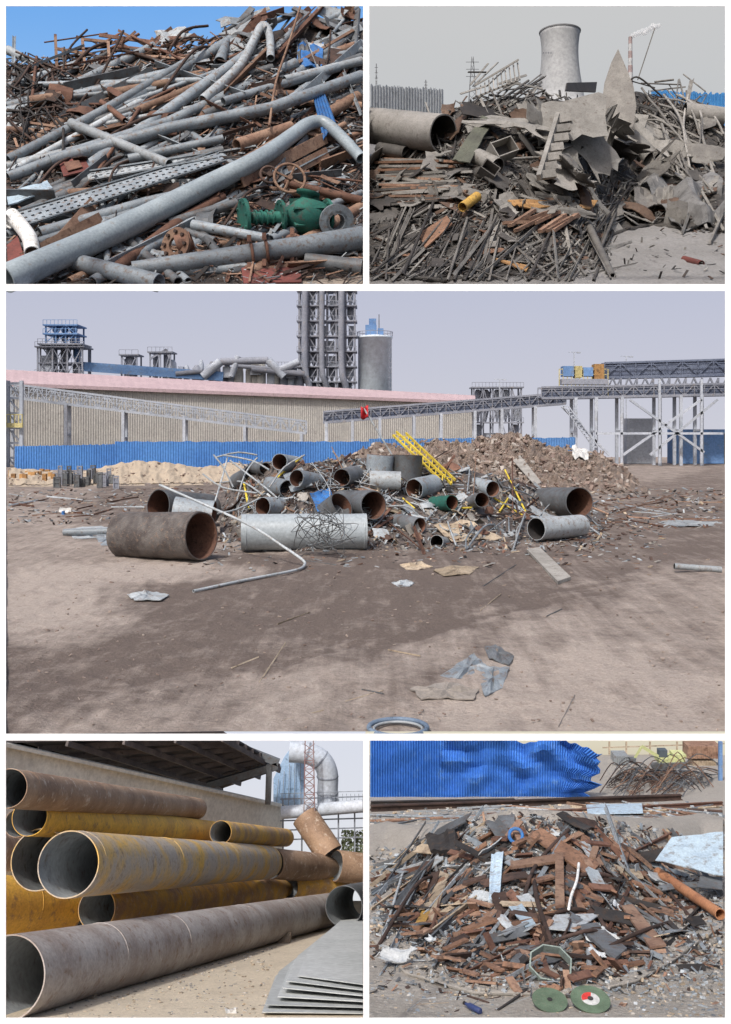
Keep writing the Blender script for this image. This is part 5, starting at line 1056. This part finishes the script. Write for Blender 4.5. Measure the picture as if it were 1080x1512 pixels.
for x,y,rr,lab in((812,1489,26,0),(872,1489,29,1)):
    e=E('grinding_disc',PBR.p(x,y),'worn green cutting disc'+(' with red and white label' if lab else ' with dark centre')+' on gravel','cutting disc')
    u=PBR.Z(x,y)/F; n=V(.03,-.16,1).normalized(); q=PBR.p(x,y)+V(0,0,rr*u*.44)
    mb=MB(); mb.lathe(q,n,[(0,rr*u*.99),(.001,rr*u),(.005,rr*u)],48); O(mb,'disc_body',mat('discg',c(98,116,96),c(84,100,82),c(112,114,98),u=UL,feat=12,var=.08),parent=e)
    if lab:
        mb=MB(); mb.lathe(q+n*.0055,n,[(0,rr*.46*u),(.0008,rr*.46*u)],40); O(mb,'label_white',M_('white',UL),parent=e)
        mb=MB(); x1=V(1,0,0);y1=n.cross(x1).normalized(); x1=y1.cross(n); ps=[q+n*.0067+(x1*math.cos(a)+y1*math.sin(a))*rr*.45*u for a in [k*math.pi/16+1.3 for k in range(12)]]+[q+n*.0067]; mb.poly(ps,n*.0006); O(mb,'label_red',mat('lred',c(190,60,54),c(176,54,50),u=UL),parent=e)
    mb=MB(); mb.lathe(q+n*.0078,n,[(0,rr*.15*u),(.0006,rr*.15*u)],20); O(mb,'arbor_hole',b_k,parent=e)
    mb=MB(); mb.lathe(q-V(0,0,.045),V(0,0,1),[(0,.02),(.02,.04),(.038,.02)],7,sm=False); O(mb,'prop_stone',M_('conc',UL),parent=e)
e=E('blue_bottle',PBR.p(706,1494),'dark blue bottle lying on gravel','bottle'); q=PBR.p(710,1500)+V(0,0,.02);u=q.y/F
mb=MB(); mb.lathe(q,V(-.6,.8,-.1),[(0,3.4*u),(1*u,4.4*u),(24*u,4.4*u),(28*u,2.6*u),(33*u,2*u)],20); O(mb,'bottle_body',mat('btl',c(52,62,100),c(42,52,86),u=UL,rough=.4,bump=.05),parent=e)
mb=MB(); mb.lathe(q+V(-.6,.8,-.1).normalized()*33*u,V(-.6,.8,-.1),[(0,2.6*u),(4*u,2.6*u)],14); O(mb,'cap',b_k,parent=e)
for x,y,w,h in((590,1424,44,26),(900,1392,30,14),(880,1420,24,16),(640,1400,18,10),(905,1350,24,10),(870,1400,20,10)):
    plate(BRH,x,y,w,h,R.uniform(-1,1),.3,.9,mat('plastic_white',c(210,214,216),c(194,200,204),c(174,182,190),u=UL,rough=.4),'plastic_sack','crumpled white plastic sack scrap','plastic sack','white plastic scraps',th=1,lift=14,jag=.3,n=7)
plates(PBR,50,(560,1060),(1420,1500),(8,22),(4,12),[b_lg,b_g,b_lr,b_t,b_dr],'steel_chip','small flat steel chip on gravel','steel chip','chips on the gravel',tilt=.15,bend=.3,th=1,lift=(1,2),n=3)
rods(PBR,26,(560,780),(1440,1490),(20,60),(1.5,4),.2,.7,[(b_t,'bar'),(b_lg,'bar'),(b_dr,'wire'),(b_k,'wire')],'angle_bar','thin bar piece lying on gravel','steel bar','bars on the gravel',lift=(0,2),clip=(548,1067,1400,1498))

# ================================================================ LIGHT, WORLD, CAMERA
sd=V(-.34,-.70,.96).normalized()
sun=bpy.data.lights.new('sun','SUN'); sun.energy=2.95; sun.angle=math.radians(4.0); sun.color=(1,.97,.93)
so=bpy.data.objects.new('sun',sun); COL.objects.link(so); so.rotation_euler=(-sd).to_track_quat('-Z','Y').to_euler(); so.location=(0,0,60)
w=bpy.data.worlds.new('World'); scene.world=w; w.use_nodes=True; N=w.node_tree.nodes
sk=N.new('ShaderNodeTexSky'); sk.sky_type='NISHITA'; sk.sun_disc=False; sk.sun_elevation=math.asin(sd.z); sk.sun_rotation=math.atan2(sd.x,sd.y); sk.dust_density=5; sk.air_density=1
w.node_tree.links.new(sk.outputs[0],N['Background'].inputs[0]); N['Background'].inputs[1].default_value=.15
cam=bpy.data.cameras.new('camera'); co=bpy.data.objects.new('camera',cam); COL.objects.link(co); scene.camera=co
co.location=(0,0,CZ); co.rotation_euler=(math.radians(90),0,0)
cam.sensor_fit='VERTICAL'; cam.sensor_height=36; cam.lens=36*F/1512; cam.shift_y=-(756-H0)/1512; cam.clip_start=.1; cam.clip_end=6000
scene.view_settings.view_transform='Standard'; scene.view_settings.look='None'; scene.view_settings.exposure=0
